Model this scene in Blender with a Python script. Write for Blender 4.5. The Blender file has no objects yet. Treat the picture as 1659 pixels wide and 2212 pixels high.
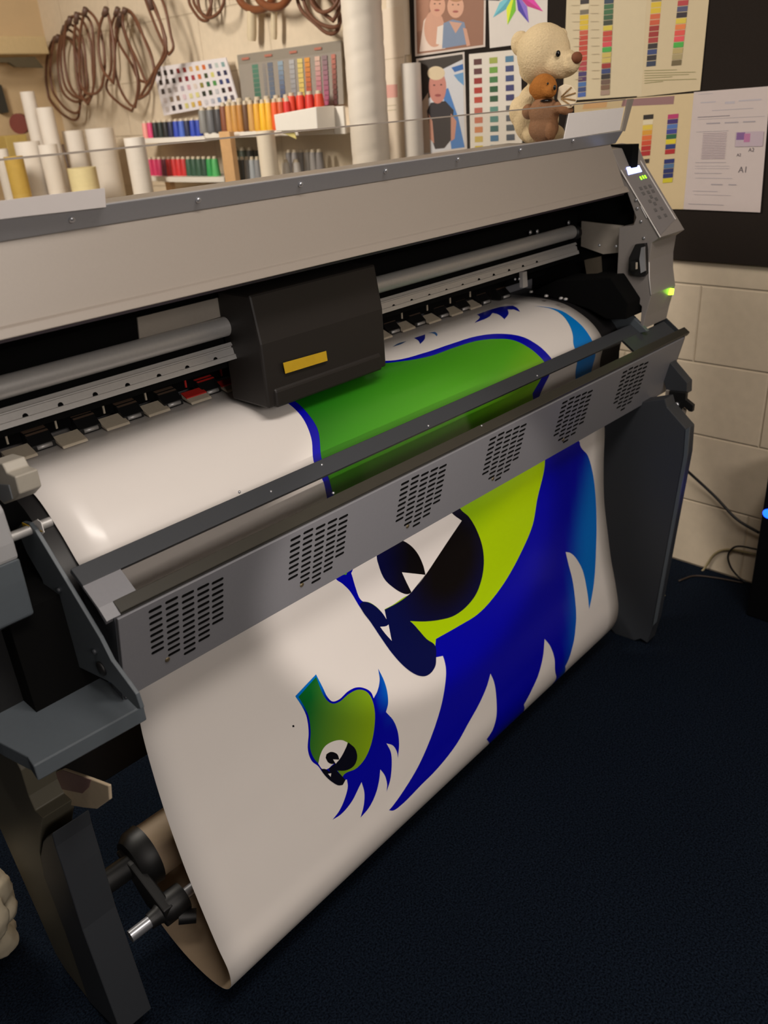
import bpy, bmesh, math, random
from mathutils import Vector, Matrix
from mathutils.geometry import tessellate_polygon
random.seed(7)
SC = bpy.context.scene
COL = SC.collection

# ------------------------------------------------------------------ camera
W_PX, H_PX, F_PX = 1659.0, 2212.0, 1800.0
CAM = Vector((0.0, 0.0, 1.44))
ROT = Matrix(((0.68709062, -0.72387402, -0.06255311),      # camera right
              (-0.36078152, -0.26518056, -0.89415657),     # camera down
              (0.63066884, 0.63693459, -0.44336344)))      # camera forward
cam_data = bpy.data.cameras.new('camera')
cam_data.sensor_fit = 'HORIZONTAL'
cam_data.sensor_width = 36.0
cam_data.lens = 36.0 * F_PX / W_PX
cam_data.clip_start = 0.02
cam_data.dof.use_dof = True
cam_data.dof.focus_distance = 1.45
cam_data.dof.aperture_fstop = 6.5
cam = bpy.data.objects.new('camera', cam_data)
COL.objects.link(cam)
cm = Matrix.Identity(4)
for i in range(3):
    cm[i][0] = ROT[0][i]; cm[i][1] = -ROT[1][i]; cm[i][2] = -ROT[2][i]; cm[i][3] = CAM[i]
cam.matrix_world = cm
SC.camera = cam

# ------------------------------------------------------------------ light and exposure
SC.view_settings.view_transform = 'Standard'
SC.view_settings.look = 'None'
SC.view_settings.gamma = 1.0
SC.view_settings.use_curve_mapping = False
SC.view_settings.exposure = 0.62
world = bpy.data.worlds.new('room_air'); SC.world = world
world.use_nodes = True
world.node_tree.nodes['Background'].inputs[0].default_value = (1.0, 0.86, 0.72, 1)
world.node_tree.nodes['Background'].inputs[1].default_value = 0.02
SC.cycles.max_bounces = 6
SC.cycles.transparent_max_bounces = 16
SC.cycles.use_denoising = True
SC.cycles.sample_clamp_indirect = 4.0

def area_light(name, loc, target, sx, sy, power, color):
    d = bpy.data.lights.new(name, 'AREA'); d.shape = 'RECTANGLE'
    d.size = sx; d.size_y = sy; d.energy = power; d.color = color
    o = bpy.data.objects.new(name, d); COL.objects.link(o)
    o.location = loc
    o.rotation_euler = (Vector(target) - Vector(loc)).to_track_quat('-Z', 'Y').to_euler()
    return o
area_light('ceiling_light_behind_printer', (0.55, 2.8, 2.60), (1.9, 2.9, 0.9), 0.3, 1.5, 58, (1.0, 0.92, 0.81))
area_light('ceiling_light_over_operator', (0.55, -0.05, 2.62), (0.75, 0.5, 0.0), 1.3, 0.30, 17, (1.0, 0.91, 0.83))
area_light('front_fill_light', (-0.1, -1.7, 1.95), (1.0, 1.0, 0.7), 0.9, 0.6, 16, (1.0, 0.91, 0.84))  # added low fill from the front, no fixture stands here
def spot_light(name, loc, target, angle, blend, power, radius, color):
    d = bpy.data.lights.new(name, 'SPOT'); d.spot_size = math.radians(angle); d.spot_blend = blend; d.energy = power; d.shadow_soft_size = radius; d.color = color
    o = bpy.data.objects.new(name, d); COL.objects.link(o); o.location = loc
    o.rotation_euler = (Vector(target) - Vector(loc)).to_track_quat('-Z', 'Y').to_euler()
    return o
spot_light('sheet_patch_spot', (-0.75, -1.1, 1.25), (1.06, 0.98, 0.64), 14.0, 0.25, 105, 0.03, (1.0, 0.90, 0.82))  # added spot that makes the bright patch on the hanging sheet

# ------------------------------------------------------------------ surveying helpers: a photo point onto a known plane of the room
def ray(x, y):
    v = Vector(((x - W_PX / 2) / F_PX, (y - H_PX / 2) / F_PX, 1.0))
    return ROT.transposed() @ v
def onX(x, y, X): d = ray(x, y); return CAM + d * ((X - CAM.x) / d.x)
def onY(x, y, Y): d = ray(x, y); return CAM + d * ((Y - CAM.y) / d.y)
def onZ(x, y, Z): d = ray(x, y); return CAM + d * ((Z - CAM.z) / d.z)
def onPL(x, y, p, n):
    d = ray(x, y); n = Vector(n); return CAM + d * (n.dot(Vector(p) - CAM) / n.dot(d))
def yz(pts, X): return [tuple(onX(x, y, X)[1:]) for x, y in pts]

# ------------------------------------------------------------------ materials
def lin(c):
    c = c / 255.0
    return c / 12.92 if c <= 0.04045 else ((c + 0.055) / 1.055) ** 2.4
def rgb(r, g, b): return (lin(r), lin(g), lin(b), 1.0)
MATS = {}
def mat(name, col=(128, 128, 128), rough=0.5, metal=0.0, noise=0.08, scale=60.0, bump=0.0, spec=0.5, coat=0.0, emit=None, estr=0.0, attr=False):
    if name in MATS: return MATS[name]
    m = bpy.data.materials.new(name); m.use_nodes = True
    nt = m.node_tree; b = nt.nodes['Principled BSDF']
    b.inputs['Roughness'].default_value = rough
    b.inputs['Metallic'].default_value = metal
    b.inputs['Specular IOR Level'].default_value = spec
    b.inputs['Coat Weight'].default_value = coat
    b.inputs['Coat Roughness'].default_value = 0.15
    tc = nt.nodes.new('ShaderNodeTexCoord')
    ns = nt.nodes.new('ShaderNodeTexNoise'); ns.inputs['Scale'].default_value = scale; ns.inputs['Detail'].default_value = 3
    nt.links.new(tc.outputs['Object'], ns.inputs['Vector'])
    mx = nt.nodes.new('ShaderNodeMix'); mx.data_type = 'RGBA'; mx.blend_type = 'MULTIPLY'
    mx.inputs[0].default_value = 1.0
    ramp = nt.nodes.new('ShaderNodeMapRange')
    ramp.inputs['To Min'].default_value = 1.0 - noise; ramp.inputs['To Max'].default_value = 1.0 + noise
    nt.links.new(ns.outputs['Fac'], ramp.inputs['Value'])
    if attr:
        at = nt.nodes.new('ShaderNodeAttribute'); at.attribute_name = 'Col'
        nt.links.new(at.outputs['Color'], mx.inputs[6])
    else:
        mx.inputs[6].default_value = rgb(*col)
    nt.links.new(ramp.outputs['Result'], mx.inputs[7])
    nt.links.new(mx.outputs[2], b.inputs['Base Color'])
    if bump:
        bp = nt.nodes.new('ShaderNodeBump'); bp.inputs['Strength'].default_value = bump; bp.inputs['Distance'].default_value = 0.002
        nt.links.new(ns.outputs['Fac'], bp.inputs['Height']); nt.links.new(bp.outputs['Normal'], b.inputs['Normal'])
    if emit:
        b.inputs['Emission Color'].default_value = rgb(*emit); b.inputs['Emission Strength'].default_value = estr
    MATS[name] = m
    return m
def clear_plastic(name, tint, gloss):
    m = bpy.data.materials.new(name); m.use_nodes = True; nt = m.node_tree
    nt.nodes.remove(nt.nodes['Principled BSDF'])
    out = nt.nodes['Material Output']
    tr = nt.nodes.new('ShaderNodeBsdfTransparent')
    ns = nt.nodes.new('ShaderNodeTexNoise'); ns.inputs['Scale'].default_value = 40
    rp = nt.nodes.new('ShaderNodeMix'); rp.data_type = 'RGBA'
    rp.inputs[6].default_value = (*tint, 1); rp.inputs[7].default_value = (*[t * 0.97 for t in tint], 1)
    nt.links.new(ns.outputs['Fac'], rp.inputs[0]); nt.links.new(rp.outputs[2], tr.inputs['Color'])
    gl = nt.nodes.new('ShaderNodeBsdfGlossy'); gl.inputs['Roughness'].default_value = 0.05
    fr = nt.nodes.new('ShaderNodeFresnel'); fr.inputs['IOR'].default_value = 1.49
    ge = nt.nodes.new('ShaderNodeNewGeometry')                       # only the outer face of the sheet mirrors
    inv = nt.nodes.new('ShaderNodeMath'); inv.operation = 'SUBTRACT'; inv.inputs[0].default_value = gloss
    nt.links.new(ge.outputs['Backfacing'], inv.inputs[1]); inv.use_clamp = True
    mu = nt.nodes.new('ShaderNodeMath'); mu.operation = 'MULTIPLY'
    nt.links.new(fr.outputs[0], mu.inputs[0]); nt.links.new(inv.outputs[0], mu.inputs[1])
    mix = nt.nodes.new('ShaderNodeMixShader')
    nt.links.new(mu.outputs[0], mix.inputs[0]); nt.links.new(tr.outputs[0], mix.inputs[1]); nt.links.new(gl.outputs[0], mix.inputs[2])
    nt.links.new(mix.outputs[0], out.inputs['Surface'])
    MATS[name] = m
    return m
M = dict(
    lid=mat('light_grey_paint', (148, 139, 130), 0.42, noise=0.03, scale=300, bump=0.04),
    rail=mat('mid_grey_paint', (150, 150, 154), 0.35, noise=0.03, scale=200),
    dark=mat('dark_grey_paint', (122, 122, 127), 0.42, noise=0.05, scale=250),
    leg=mat('charcoal_paint', (52, 55, 60), 0.5, noise=0.06, scale=200),
    slate=mat('slate_grey_paint', (84, 91, 97), 0.45, noise=0.06, scale=120),
    plate=mat('warm_grey_plate', (150, 142, 132), 0.5, noise=0.05, scale=120),
    black=mat('black_plastic', (17, 17, 18), 0.5, noise=0.15, scale=80),
    apron=mat('black_satin_apron', (22, 21, 22), 0.45, noise=0.1, scale=60),
    void=mat('matt_black_interior', (9, 9, 9), 0.9, noise=0.1, scale=40, spec=0.1),
    steel=mat('brushed_steel', (196, 198, 204), 0.32, 0.8, noise=0.06, scale=150),
    alu=mat('dull_aluminium', (190, 188, 186), 0.45, 0.45, noise=0.06, scale=200),
    tab=mat('cream_metal_tab', (196, 184, 164), 0.45, 0.0, noise=0.1, scale=200),
    red=mat('red_marking_paint', (196, 44, 38), 0.5),
    yellow=mat('yellow_label', (198, 160, 30), 0.5),
    white=mat('white_card_and_reflection', (244, 240, 238), 0.55, noise=0.02),
    line=mat('white_edge_line', (226, 222, 220), 0.4, noise=0.02),
    vinyl=mat('white_gloss_vinyl', (226, 220, 215), 0.32, noise=0.01, scale=20, coat=0.2),
    ink=mat('glossy_print_ink', rough=0.32, noise=0.01, scale=20, coat=0.2, attr=True),
    paper=mat('printed_paper', rough=0.6, noise=0.03, scale=40, attr=True),
    key=mat('grey_rubber_key', (98, 96, 96), 0.6),
    roll=mat('vinyl_back_beige', (172, 150, 124), 0.6, noise=0.05),
    cardb=mat('brown_tube_end', (120, 88, 60), 0.8),
    hoop=mat('brown_hoop_plastic', (104, 66, 46), 0.45, noise=0.15),
    hoopw=mat('varnished_brown_wood', (120, 70, 42), 0.35, noise=0.2, scale=90),
    cream=mat('cream_handle', (206, 190, 160), 0.6),
    whitep=mat('white_paper_roll', (226, 218, 208), 0.7, noise=0.03, scale=30),
    shelfw=mat('white_shelf_plastic', (226, 220, 210), 0.45, noise=0.02),
    wood=mat('pale_pine_wood', (206, 164, 116), 0.6, noise=0.15, scale=40),
    bear=mat('cream_plush', (222, 200, 160), 0.95, noise=0.14, scale=260, bump=0.9, spec=0.1),
    cub=mat('ginger_plush', (168, 108, 52), 0.95, noise=0.2, scale=300, bump=0.9, spec=0.1),
    cubb=mat('brown_plush', (142, 104, 76), 0.95, noise=0.15, scale=300, bump=0.9, spec=0.1),
    nose=mat('brown_felt_nose', (116, 66, 38), 0.8),
    eye=mat('black_bead', (14, 12, 12), 0.2),
    board=mat('black_pinboard_felt', (40, 34, 30), 0.9, noise=0.15, scale=200, spec=0.15),
    cable=mat('black_cable', (20, 20, 22), 0.5),
    bcable=mat('beige_cable', (150, 136, 100), 0.5),
    pc=mat('black_case', (10, 10, 12), 0.35),
    cloth=mat('off_white_fabric', (196, 184, 160), 0.9, noise=0.1, scale=50, bump=0.3),
    mauve=mat('mauve_brown_inset', (150, 118, 112), 0.5),
    tan=mat('tan_plastic', (222, 202, 172), 0.5),
    lcd=mat('lit_display', (200, 210, 255), 0.3, emit=(150, 165, 255), estr=3.0),
    led=mat('green_led', (120, 220, 30), 0.3, emit=(120, 225, 20), estr=3.0),
    pwr=mat('green_power_light', (170, 240, 60), 0.3, emit=(165, 240, 40), estr=4.5),
    bled=mat('blue_power_light', (20, 60, 255), 0.3, emit=(10, 50, 255), estr=7.0),
    acryl=clear_plastic('clear_acrylic', (0.965, 0.955, 0.94), 1.0),
    smoke=clear_plastic('smoked_acrylic', (0.97, 0.965, 0.96), 1.0),
)

# ------------------------------------------------------------------ object helpers
def tag(o, label=None, cat=None, group=None, kind=None):
    for k, v in (('label', label), ('category', cat), ('group', group), ('kind', kind)):
        if v: o[k] = v
    return o
def thing(name, label, cat, loc=(0, 0, 0), group=None, rot=None):
    o = bpy.data.objects.new(name, None); o.empty_display_size = 0.05
    COL.objects.link(o); o.location = loc
    if rot: o.rotation_euler = rot
    return tag(o, label, cat, group)
def wloc(o):
    v = Vector((0, 0, 0))
    while o is not None:
        v += o.location; o = o.parent
    return v
def obj(name, bm, m, parent=None, smooth=False, bevel=0.0, local=False, recalc=True, auto=None):
    """links the bmesh as ONE mesh object; shapes are given in room coordinates unless local"""
    me = bpy.data.meshes.new(name)
    if recalc: bmesh.ops.recalc_face_normals(bm, faces=bm.faces)
    base = Vector((0, 0, 0))
    if not local:
        if parent is not None: base = wloc(parent)
        else:
            lo = [min(v.co[i] for v in bm.verts) for i in range(3)]; hi = [max(v.co[i] for v in bm.verts) for i in range(3)]
            base = Vector(((lo[0] + hi[0]) / 2, (lo[1] + hi[1]) / 2, lo[2]))
        for v in bm.verts: v.co -= base
    bm.to_mesh(me); bm.free()
    o = bpy.data.objects.new(name, me); COL.objects.link(o)
    for mm in (m if isinstance(m, (list, tuple)) else [m]): me.materials.append(mm)
    if smooth:
        for p in me.polygons: p.use_smooth = True
        if auto: me.set_sharp_from_angle(angle=math.radians(auto))
    if parent is not None: o.parent = parent
    elif not local: o.location = base
    if bevel:
        b = o.modifiers.new('edge', 'BEVEL'); b.width = bevel; b.segments = 2; b.limit_method = 'ANGLE'; b.angle_limit = math.radians(35)
    return o
def nb(): return bmesh.new()
def add_poly_prism(bm, poly, x0, x1, axis=0, mi=0):
    """closed polygon given in the two other axes, extruded along axis from x0 to x1"""
    def mk(a, b, t):
        return (t, a, b) if axis == 0 else ((a, t, b) if axis == 1 else (a, b, t))
    v0 = [bm.verts.new(mk(a, b, x0)) for a, b in poly]; v1 = [bm.verts.new(mk(a, b, x1)) for a, b in poly]
    fs = [bm.faces.new(v0), bm.faces.new(list(reversed(v1)))]
    n = len(poly)
    for i in range(n): fs.append(bm.faces.new((v0[i], v1[i], v1[(i + 1) % n], v0[(i + 1) % n])))
    for f in fs: f.material_index = mi
    return fs
def add_box(bm, x0, x1, y0, y1, z0, z1, mi=0):
    return add_poly_prism(bm, [(y0, z0), (y1, z0), (y1, z1), (y0, z1)], x0, x1, 0, mi)
def add_slab(bm, pts, n, t, mi=0):
    """planar polygon (3D points) thickened by t along n"""
    n = Vector(n).normalized()
    a = [bm.verts.new(Vector(p)) for p in pts]; b = [bm.verts.new(Vector(p) + n * t) for p in pts]
    fs = [bm.faces.new(a), bm.faces.new(list(reversed(b)))]
    k = len(pts)
    for i in range(k): fs.append(bm.faces.new((a[i], b[i], b[(i + 1) % k], a[(i + 1) % k])))
    for f in fs: f.material_index = mi
    return fs
def add_tube(bm, path, r, seg=10, closed=False, mi=0, caps=True):
    path = [Vector(p) for p in path]; n = len(path); rings = []
    up = None
    for i in range(n):
        if closed: t = path[(i + 1) % n] - path[i - 1]
        else: t = path[min(i + 1, n - 1)] - path[max(i - 1, 0)]
        t.normalize()
        if up is None:
            up = Vector((0, 0, 1)) if abs(t.z) < 0.9 else Vector((1, 0, 0))
        s = t.cross(up)
        if s.length < 1e-4: s = t.cross(Vector((0.3, 1, 0.2)))
        s.normalize(); up = s.cross(t).normalized()
        rr = r[i] if isinstance(r, (list, tuple)) else r
        rings.append([bm.verts.new(path[i] + s * (rr * math.cos(2 * math.pi * k / seg)) + up * (rr * math.sin(2 * math.pi * k / seg))) for k in range(seg)])
    fs = []
    for i in range(n if closed else n - 1):
        a, b = rings[i], rings[(i + 1) % n]
        off = 0
        if closed and i == n - 1:
            off = min(range(seg), key=lambda o: (a[0].co - b[o].co).length)
        for k in range(seg):
            fs.append(bm.faces.new((a[k], a[(k + 1) % seg], b[(k + 1 + off) % seg], b[(k + off) % seg])))
    if caps and not closed:
        fs.append(bm.faces.new(rings[0])); fs.append(bm.faces.new(list(reversed(rings[-1]))))
    for f in fs: f.material_index = mi; f.smooth = True
    return fs
def add_lathe(bm, prof, cx, cy, z0=0.0, seg=20, mi=0):
    """profile of (radius, height) turned about a vertical axis"""
    rings = [[bm.verts.new((cx + r * math.cos(2 * math.pi * k / seg), cy + r * math.sin(2 * math.pi * k / seg), z0 + z)) for k in range(seg)] for r, z in prof]
    fs = []
    for a, b in zip(rings[:-1], rings[1:]):
        for k in range(seg): fs.append(bm.faces.new((a[k], a[(k + 1) % seg], b[(k + 1) % seg], b[k])))
    fs.append(bm.faces.new(list(reversed(rings[0])))); fs.append(bm.faces.new(rings[-1]))
    for f in fs: f.material_index = mi
    return fs
def add_disc_x(bm, c, r, x0, x1, seg=28, mi=0):
    add_poly_prism(bm, [(c[0] + r * math.cos(2 * math.pi * k / seg), c[1] + r * math.sin(2 * math.pi * k / seg)) for k in range(seg)], x0, x1, 0, mi)
def add_ball(bm, c, r, seg=20, mi=0, rot=None):
    r = r if isinstance(r, (tuple, list)) else (r, r, r)
    m = Matrix.Translation(Vector(c)) @ (rot or Matrix.Identity(4)) @ Matrix.Diagonal((*r, 1))
    g = bmesh.ops.create_uvsphere(bm, u_segments=seg, v_segments=max(8, seg // 2), radius=1.0, matrix=m)
    for v in g['verts']:
        for f in v.link_faces: f.material_index = mi; f.smooth = True
def smooth_closed(pts, n=6, corner=48):
    """closed outline: rounded through gentle points, kept sharp at corners"""
    k = len(pts); out = []
    P = [Vector((p[0], p[1])) for p in pts]
    def sharp(i):
        a = P[i] - P[i - 1]; b = P[(i + 1) % k] - P[i]
        if a.length < 1e-9 or b.length < 1e-9: return True
        return math.degrees(a.angle(b)) > corner
    sh = [sharp(i) for i in range(k)]
    for i in range(k):
        p1, p2 = P[i], P[(i + 1) % k]; d = (p2 - p1).length
        def tang(j, o):
            if sh[j]: return (p2 - p1)
            a = P[j] - P[j - 1]; b = P[(j + 1) % k] - P[j]
            t = a.normalized() + b.normalized()
            return t.normalized() * d
        m1, m2 = tang(i, 0), tang((i + 1) % k, 1)
        for q in range(n):
            t = q / n; t2, t3 = t * t, t * t * t
            out.append((2*t3 - 3*t2 + 1) * p1 + (t3 - 2*t2 + t) * m1 + (-2*t3 + 3*t2) * p2 + (t3 - t2) * m2)
    return out
def set_cols(me, cols):
    """one print colour per face corner"""
    a = me.color_attributes.new('Col', 'FLOAT_COLOR', 'CORNER')
    a.data.foreach_set('color', [c for q in cols for c in q])

# ------------------------------------------------------------------ the room
WX = 2.376                                    # the block wall at the printer's right end
LEFT_Y = 4.62
def struct(name, bm, m, **k):
    o = obj(name, bm, m, **k); o['kind'] = 'structure'; return o
def wall_material():
    m = bpy.data.materials.new('painted_blockwork'); m.use_nodes = True; nt = m.node_tree; b = nt.nodes['Principled BSDF']
    b.inputs['Roughness'].default_value = 0.7; b.inputs['Specular IOR Level'].default_value = 0.25
    tc = nt.nodes.new('ShaderNodeTexCoord'); sp = nt.nodes.new('ShaderNodeSeparateXYZ'); cb = nt.nodes.new('ShaderNodeCombineXYZ')
    nt.links.new(tc.outputs['Object'], sp.inputs[0])
    nt.links.new(sp.outputs['Y'], cb.inputs['X']); nt.links.new(sp.outputs['Z'], cb.inputs['Y'])
    br = nt.nodes.new('ShaderNodeTexBrick')
    br.offset = 0.5; br.inputs['Scale'].default_value = 1.0
    br.inputs['Brick Width'].default_value = 0.45; br.inputs['Row Height'].default_value = 0.2256
    br.inputs['Mortar Size'].default_value = 0.005; br.inputs['Mortar Smooth'].default_value = 1.0
    br.inputs['Color1'].default_value = rgb(220, 204, 180); br.inputs['Color2'].default_value = rgb(216, 200, 176)
    br.inputs['Mortar'].default_value = rgb(210, 193, 168)
    mp = nt.nodes.new('ShaderNodeVectorMath'); mp.operation = 'ADD'; mp.inputs[1].default_value = (0.31, 0, 0)
    nt.links.new(cb.outputs[0], mp.inputs[0]); nt.links.new(mp.outputs[0], br.inputs['Vector'])
    ns = nt.nodes.new('ShaderNodeTexNoise'); ns.inputs['Scale'].default_value = 35; ns.inputs['Detail'].default_value = 6
    nt.links.new(tc.outputs['Object'], ns.inputs['Vector'])
    mr = nt.nodes.new('ShaderNodeMapRange'); mr.inputs['To Min'].default_value = 0.9; mr.inputs['To Max'].default_value = 1.06
    nt.links.new(ns.outputs['Fac'], mr.inputs['Value'])
    mx = nt.nodes.new('ShaderNodeMix'); mx.data_type = 'RGBA'; mx.blend_type = 'MULTIPLY'; mx.inputs[0].default_value = 1
    nt.links.new(br.outputs['Color'], mx.inputs[6]); nt.links.new(mr.outputs['Result'], mx.inputs[7]); nt.links.new(mx.outputs[2], b.inputs['Base Color'])
    b1 = nt.nodes.new('ShaderNodeBump'); b1.inputs['Strength'].default_value = 0.7; b1.inputs['Distance'].default_value = 0.004; b1.invert = True
    nt.links.new(br.outputs['Fac'], b1.inputs['Height'])
    b2 = nt.nodes.new('ShaderNodeBump'); b2.inputs['Strength'].default_value = 0.35; b2.inputs['Distance'].default_value = 0.003
    nt.links.new(ns.outputs['Fac'], b2.inputs['Height']); nt.links.new(b1.outputs[0], b2.inputs['Normal']); nt.links.new(b2.outputs[0], b.inputs['Normal'])
    return m
def carpet_material():
    m = bpy.data.materials.new('navy_carpet'); m.use_nodes = True; nt = m.node_tree; b = nt.nodes['Principled BSDF']
    b.inputs['Roughness'].default_value = 0.95; b.inputs['Specular IOR Level'].default_value = 0.05
    tc = nt.nodes.new('ShaderNodeTexCoord')
    n1 = nt.nodes.new('ShaderNodeTexNoise'); n1.inputs['Scale'].default_value = 260; n1.inputs['Detail'].default_value = 4
    n2 = nt.nodes.new('ShaderNodeTexNoise'); n2.inputs['Scale'].default_value = 2.2; n2.inputs['Detail'].default_value = 3
    for n in (n1, n2): nt.links.new(tc.outputs['Object'], n.inputs['Vector'])
    r1 = nt.nodes.new('ShaderNodeValToRGB'); e = r1.color_ramp.elements
    e[0].position = 0.35; e[0].color = (0.0014, 0.0026, 0.0056, 1); e[1].position = 0.72; e[1].color = (0.010, 0.017, 0.031, 1)
    nt.links.new(n1.outputs['Fac'], r1.inputs[0])
    mr = nt.nodes.new('ShaderNodeMapRange'); mr.inputs['To Min'].default_value = 0.75; mr.inputs['To Max'].default_value = 1.25
    nt.links.new(n2.outputs['Fac'], mr.inputs['Value'])
    mx = nt.nodes.new('ShaderNodeMix'); mx.data_type = 'RGBA'; mx.blend_type = 'MULTIPLY'; mx.inputs[0].default_value = 1
    nt.links.new(r1.outputs[0], mx.inputs[6]); nt.links.new(mr.outputs['Result'], mx.inputs[7]); nt.links.new(mx.outputs[2], b.inputs['Base Color'])
    bp = nt.nodes.new('ShaderNodeBump'); bp.inputs['Strength'].default_value = 0.8; bp.inputs['Distance'].default_value = 0.004
    nt.links.new(n1.outputs['Fac'], bp.inputs['Height']); nt.links.new(bp.outputs[0], b.inputs['Normal'])
    return m
MW = wall_material()
bm = nb(); add_box(bm, WX, WX + 0.1, -1.8, LEFT_Y + 0.1, 0, 2.7)
for v in bm.verts: pass
o = obj('wall_right', bm, MW, local=True); o['kind'] = 'structure'
bm = nb(); add_box(bm, -1.6, WX, LEFT_Y, LEFT_Y + 0.1, 0, 2.7)
struct('wall_left', bm, mat('cream_wall_paint', (198, 172, 134), 0.75, noise=0.06, scale=8, bump=0.1))
bm = nb(); add_box(bm, -1.6, WX + 0.1, -1.8, LEFT_Y + 0.1, -0.1, 0)
struct('floor', bm, carpet_material())
bm = nb(); add_box(bm, -1.6, WX + 0.1, -1.8, LEFT_Y + 0.1, 2.7, 2.8)
struct('ceiling', bm, mat('ceiling_paint', (214, 206, 194), 0.8, noise=0.04, scale=10))

# ------------------------------------------------------------------ the printed sheet: a surface lofted between its two edges (metres)
SHEET_L = [(.405,1.30,.986),(.405,1.22,.988),(.405,1.135,.988),(.405,1.089,.976),(.405,1.041,.937),(.405,1.011,.903),(.408,.999,.880),(.412,.998,.855),(.416,1.0,.83),(.43,.985,.69),(.43,.995,.59),(.43,.985,.45),(.43,.963,.34),(.43,.944,.277),(.43,.906,.174),(.43,.886,.130),(.43,.890,.087),(.43,.916,.055),(.43,.969,.034),(.43,1.053,.030),(.43,1.13,.055),(.43,1.185,.11),(.43,1.205,.19)]
SHEET_R = [(1.77,1.30,.972),(1.77,1.23,.972),(1.77,1.165,.971),(1.77,1.111,.964),(1.77,1.058,.942),(1.77,1.026,.92),(1.77,1.0055,.8945),(1.77,1.0017,.87),(1.77,1.007,.83),(1.77,.984,.6685),(1.77,.981,.575),(1.77,.973,.47),(1.77,.957,.38),(1.77,.942,.303),(1.77,.922,.224),(1.77,.911,.16),(1.77,.9165,.115),(1.77,.942,.070),(1.77,.99,.042),(1.77,1.06,.038),(1.77,1.13,.06),(1.77,1.185,.11),(1.77,1.205,.19)]
def dense(P, n=12):
    P = [Vector(p) for p in P]; out = []
    for i in range(len(P) - 1):
        p1, p2 = P[i], P[i + 1]; p0 = P[max(i - 1, 0)]; p3 = P[min(i + 2, len(P) - 1)]
        d = [max((a - b).length, 1e-6) ** .5 for a, b in ((p0, p1), (p1, p2), (p2, p3))]
        first, last = i == 0, i == len(P) - 2
        t0 = 0.0; t1 = 0.0 if first else d[0]; t2 = t1 + d[1]; t3 = t2 + d[2]
        for k in range(n):
            t = t1 + (t2 - t1) * k / n
            A2 = (t2 - t) / (t2 - t1) * p1 + (t - t1) / (t2 - t1) * p2
            B1 = A2 if first else (t2 - t) / (t2 - t0) * ((t1 - t) / (t1 - t0) * p0 + (t - t0) / (t1 - t0) * p1) + (t - t0) / (t2 - t0) * A2
            B2 = A2 if last else (t3 - t) / (t3 - t1) * A2 + (t - t1) / (t3 - t1) * ((t3 - t) / (t3 - t2) * p2 + (t - t2) / (t3 - t2) * p3)
            out.append((t2 - t) / (t2 - t1) * B1 + (t - t1) / (t2 - t1) * B2)
    out.append(P[-1]); return out
DL, DR = dense(SHEET_L), dense(SHEET_R)
ARC = [0.0]
for i in range(len(DL) - 1):
    a = (DL[i] + DR[i]) / 2; b = (DL[i + 1] + DR[i + 1]) / 2
    ARC.append(ARC[-1] + math.hypot(b.y - a.y, b.z - a.z))
ST = ARC[-1]
import bisect
def S(u, s):
    s = min(max(s, 0.0), ST - 1e-9)
    i = max(0, min(bisect.bisect_right(ARC, s) - 1, len(ARC) - 2)); f = (s - ARC[i]) / (ARC[i + 1] - ARC[i])
    l = DL[i].lerp(DL[i + 1], f); r = DR[i].lerp(DR[i + 1], f)
    return l.lerp(r, u)
def SN(u, s):
    h = 0.004
    ds = S(u, s + h) - S(u, s - h); du = S(u + .01, s) - S(u - .01, s)
    return -(du.cross(ds)).normalized()
sheet = thing('printed_vinyl_sheet', 'wide white glossy vinyl sheet printed with green and blue bird heads, hanging from the printer', 'vinyl sheet', (1.1, 0.95, 0.03))
bm = nb(); NU, NS = 24, 260
g = [[bm.verts.new(S(u / NU, ST * s / NS)) for s in range(NS + 1)] for u in range(NU + 1)]
for i in range(NU):
    for j in range(NS): bm.faces.new((g[i][j], g[i][j + 1], g[i + 1][j + 1], g[i + 1][j]))
o = obj('vinyl', bm, [M['vinyl'], M['roll']], sheet, smooth=True, recalc=False)
sd = o.modifiers.new('thickness', 'SOLIDIFY'); sd.thickness = 0.0005; sd.offset = -1.0; sd.material_offset = 1; sd.material_offset_rim = 0
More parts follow.
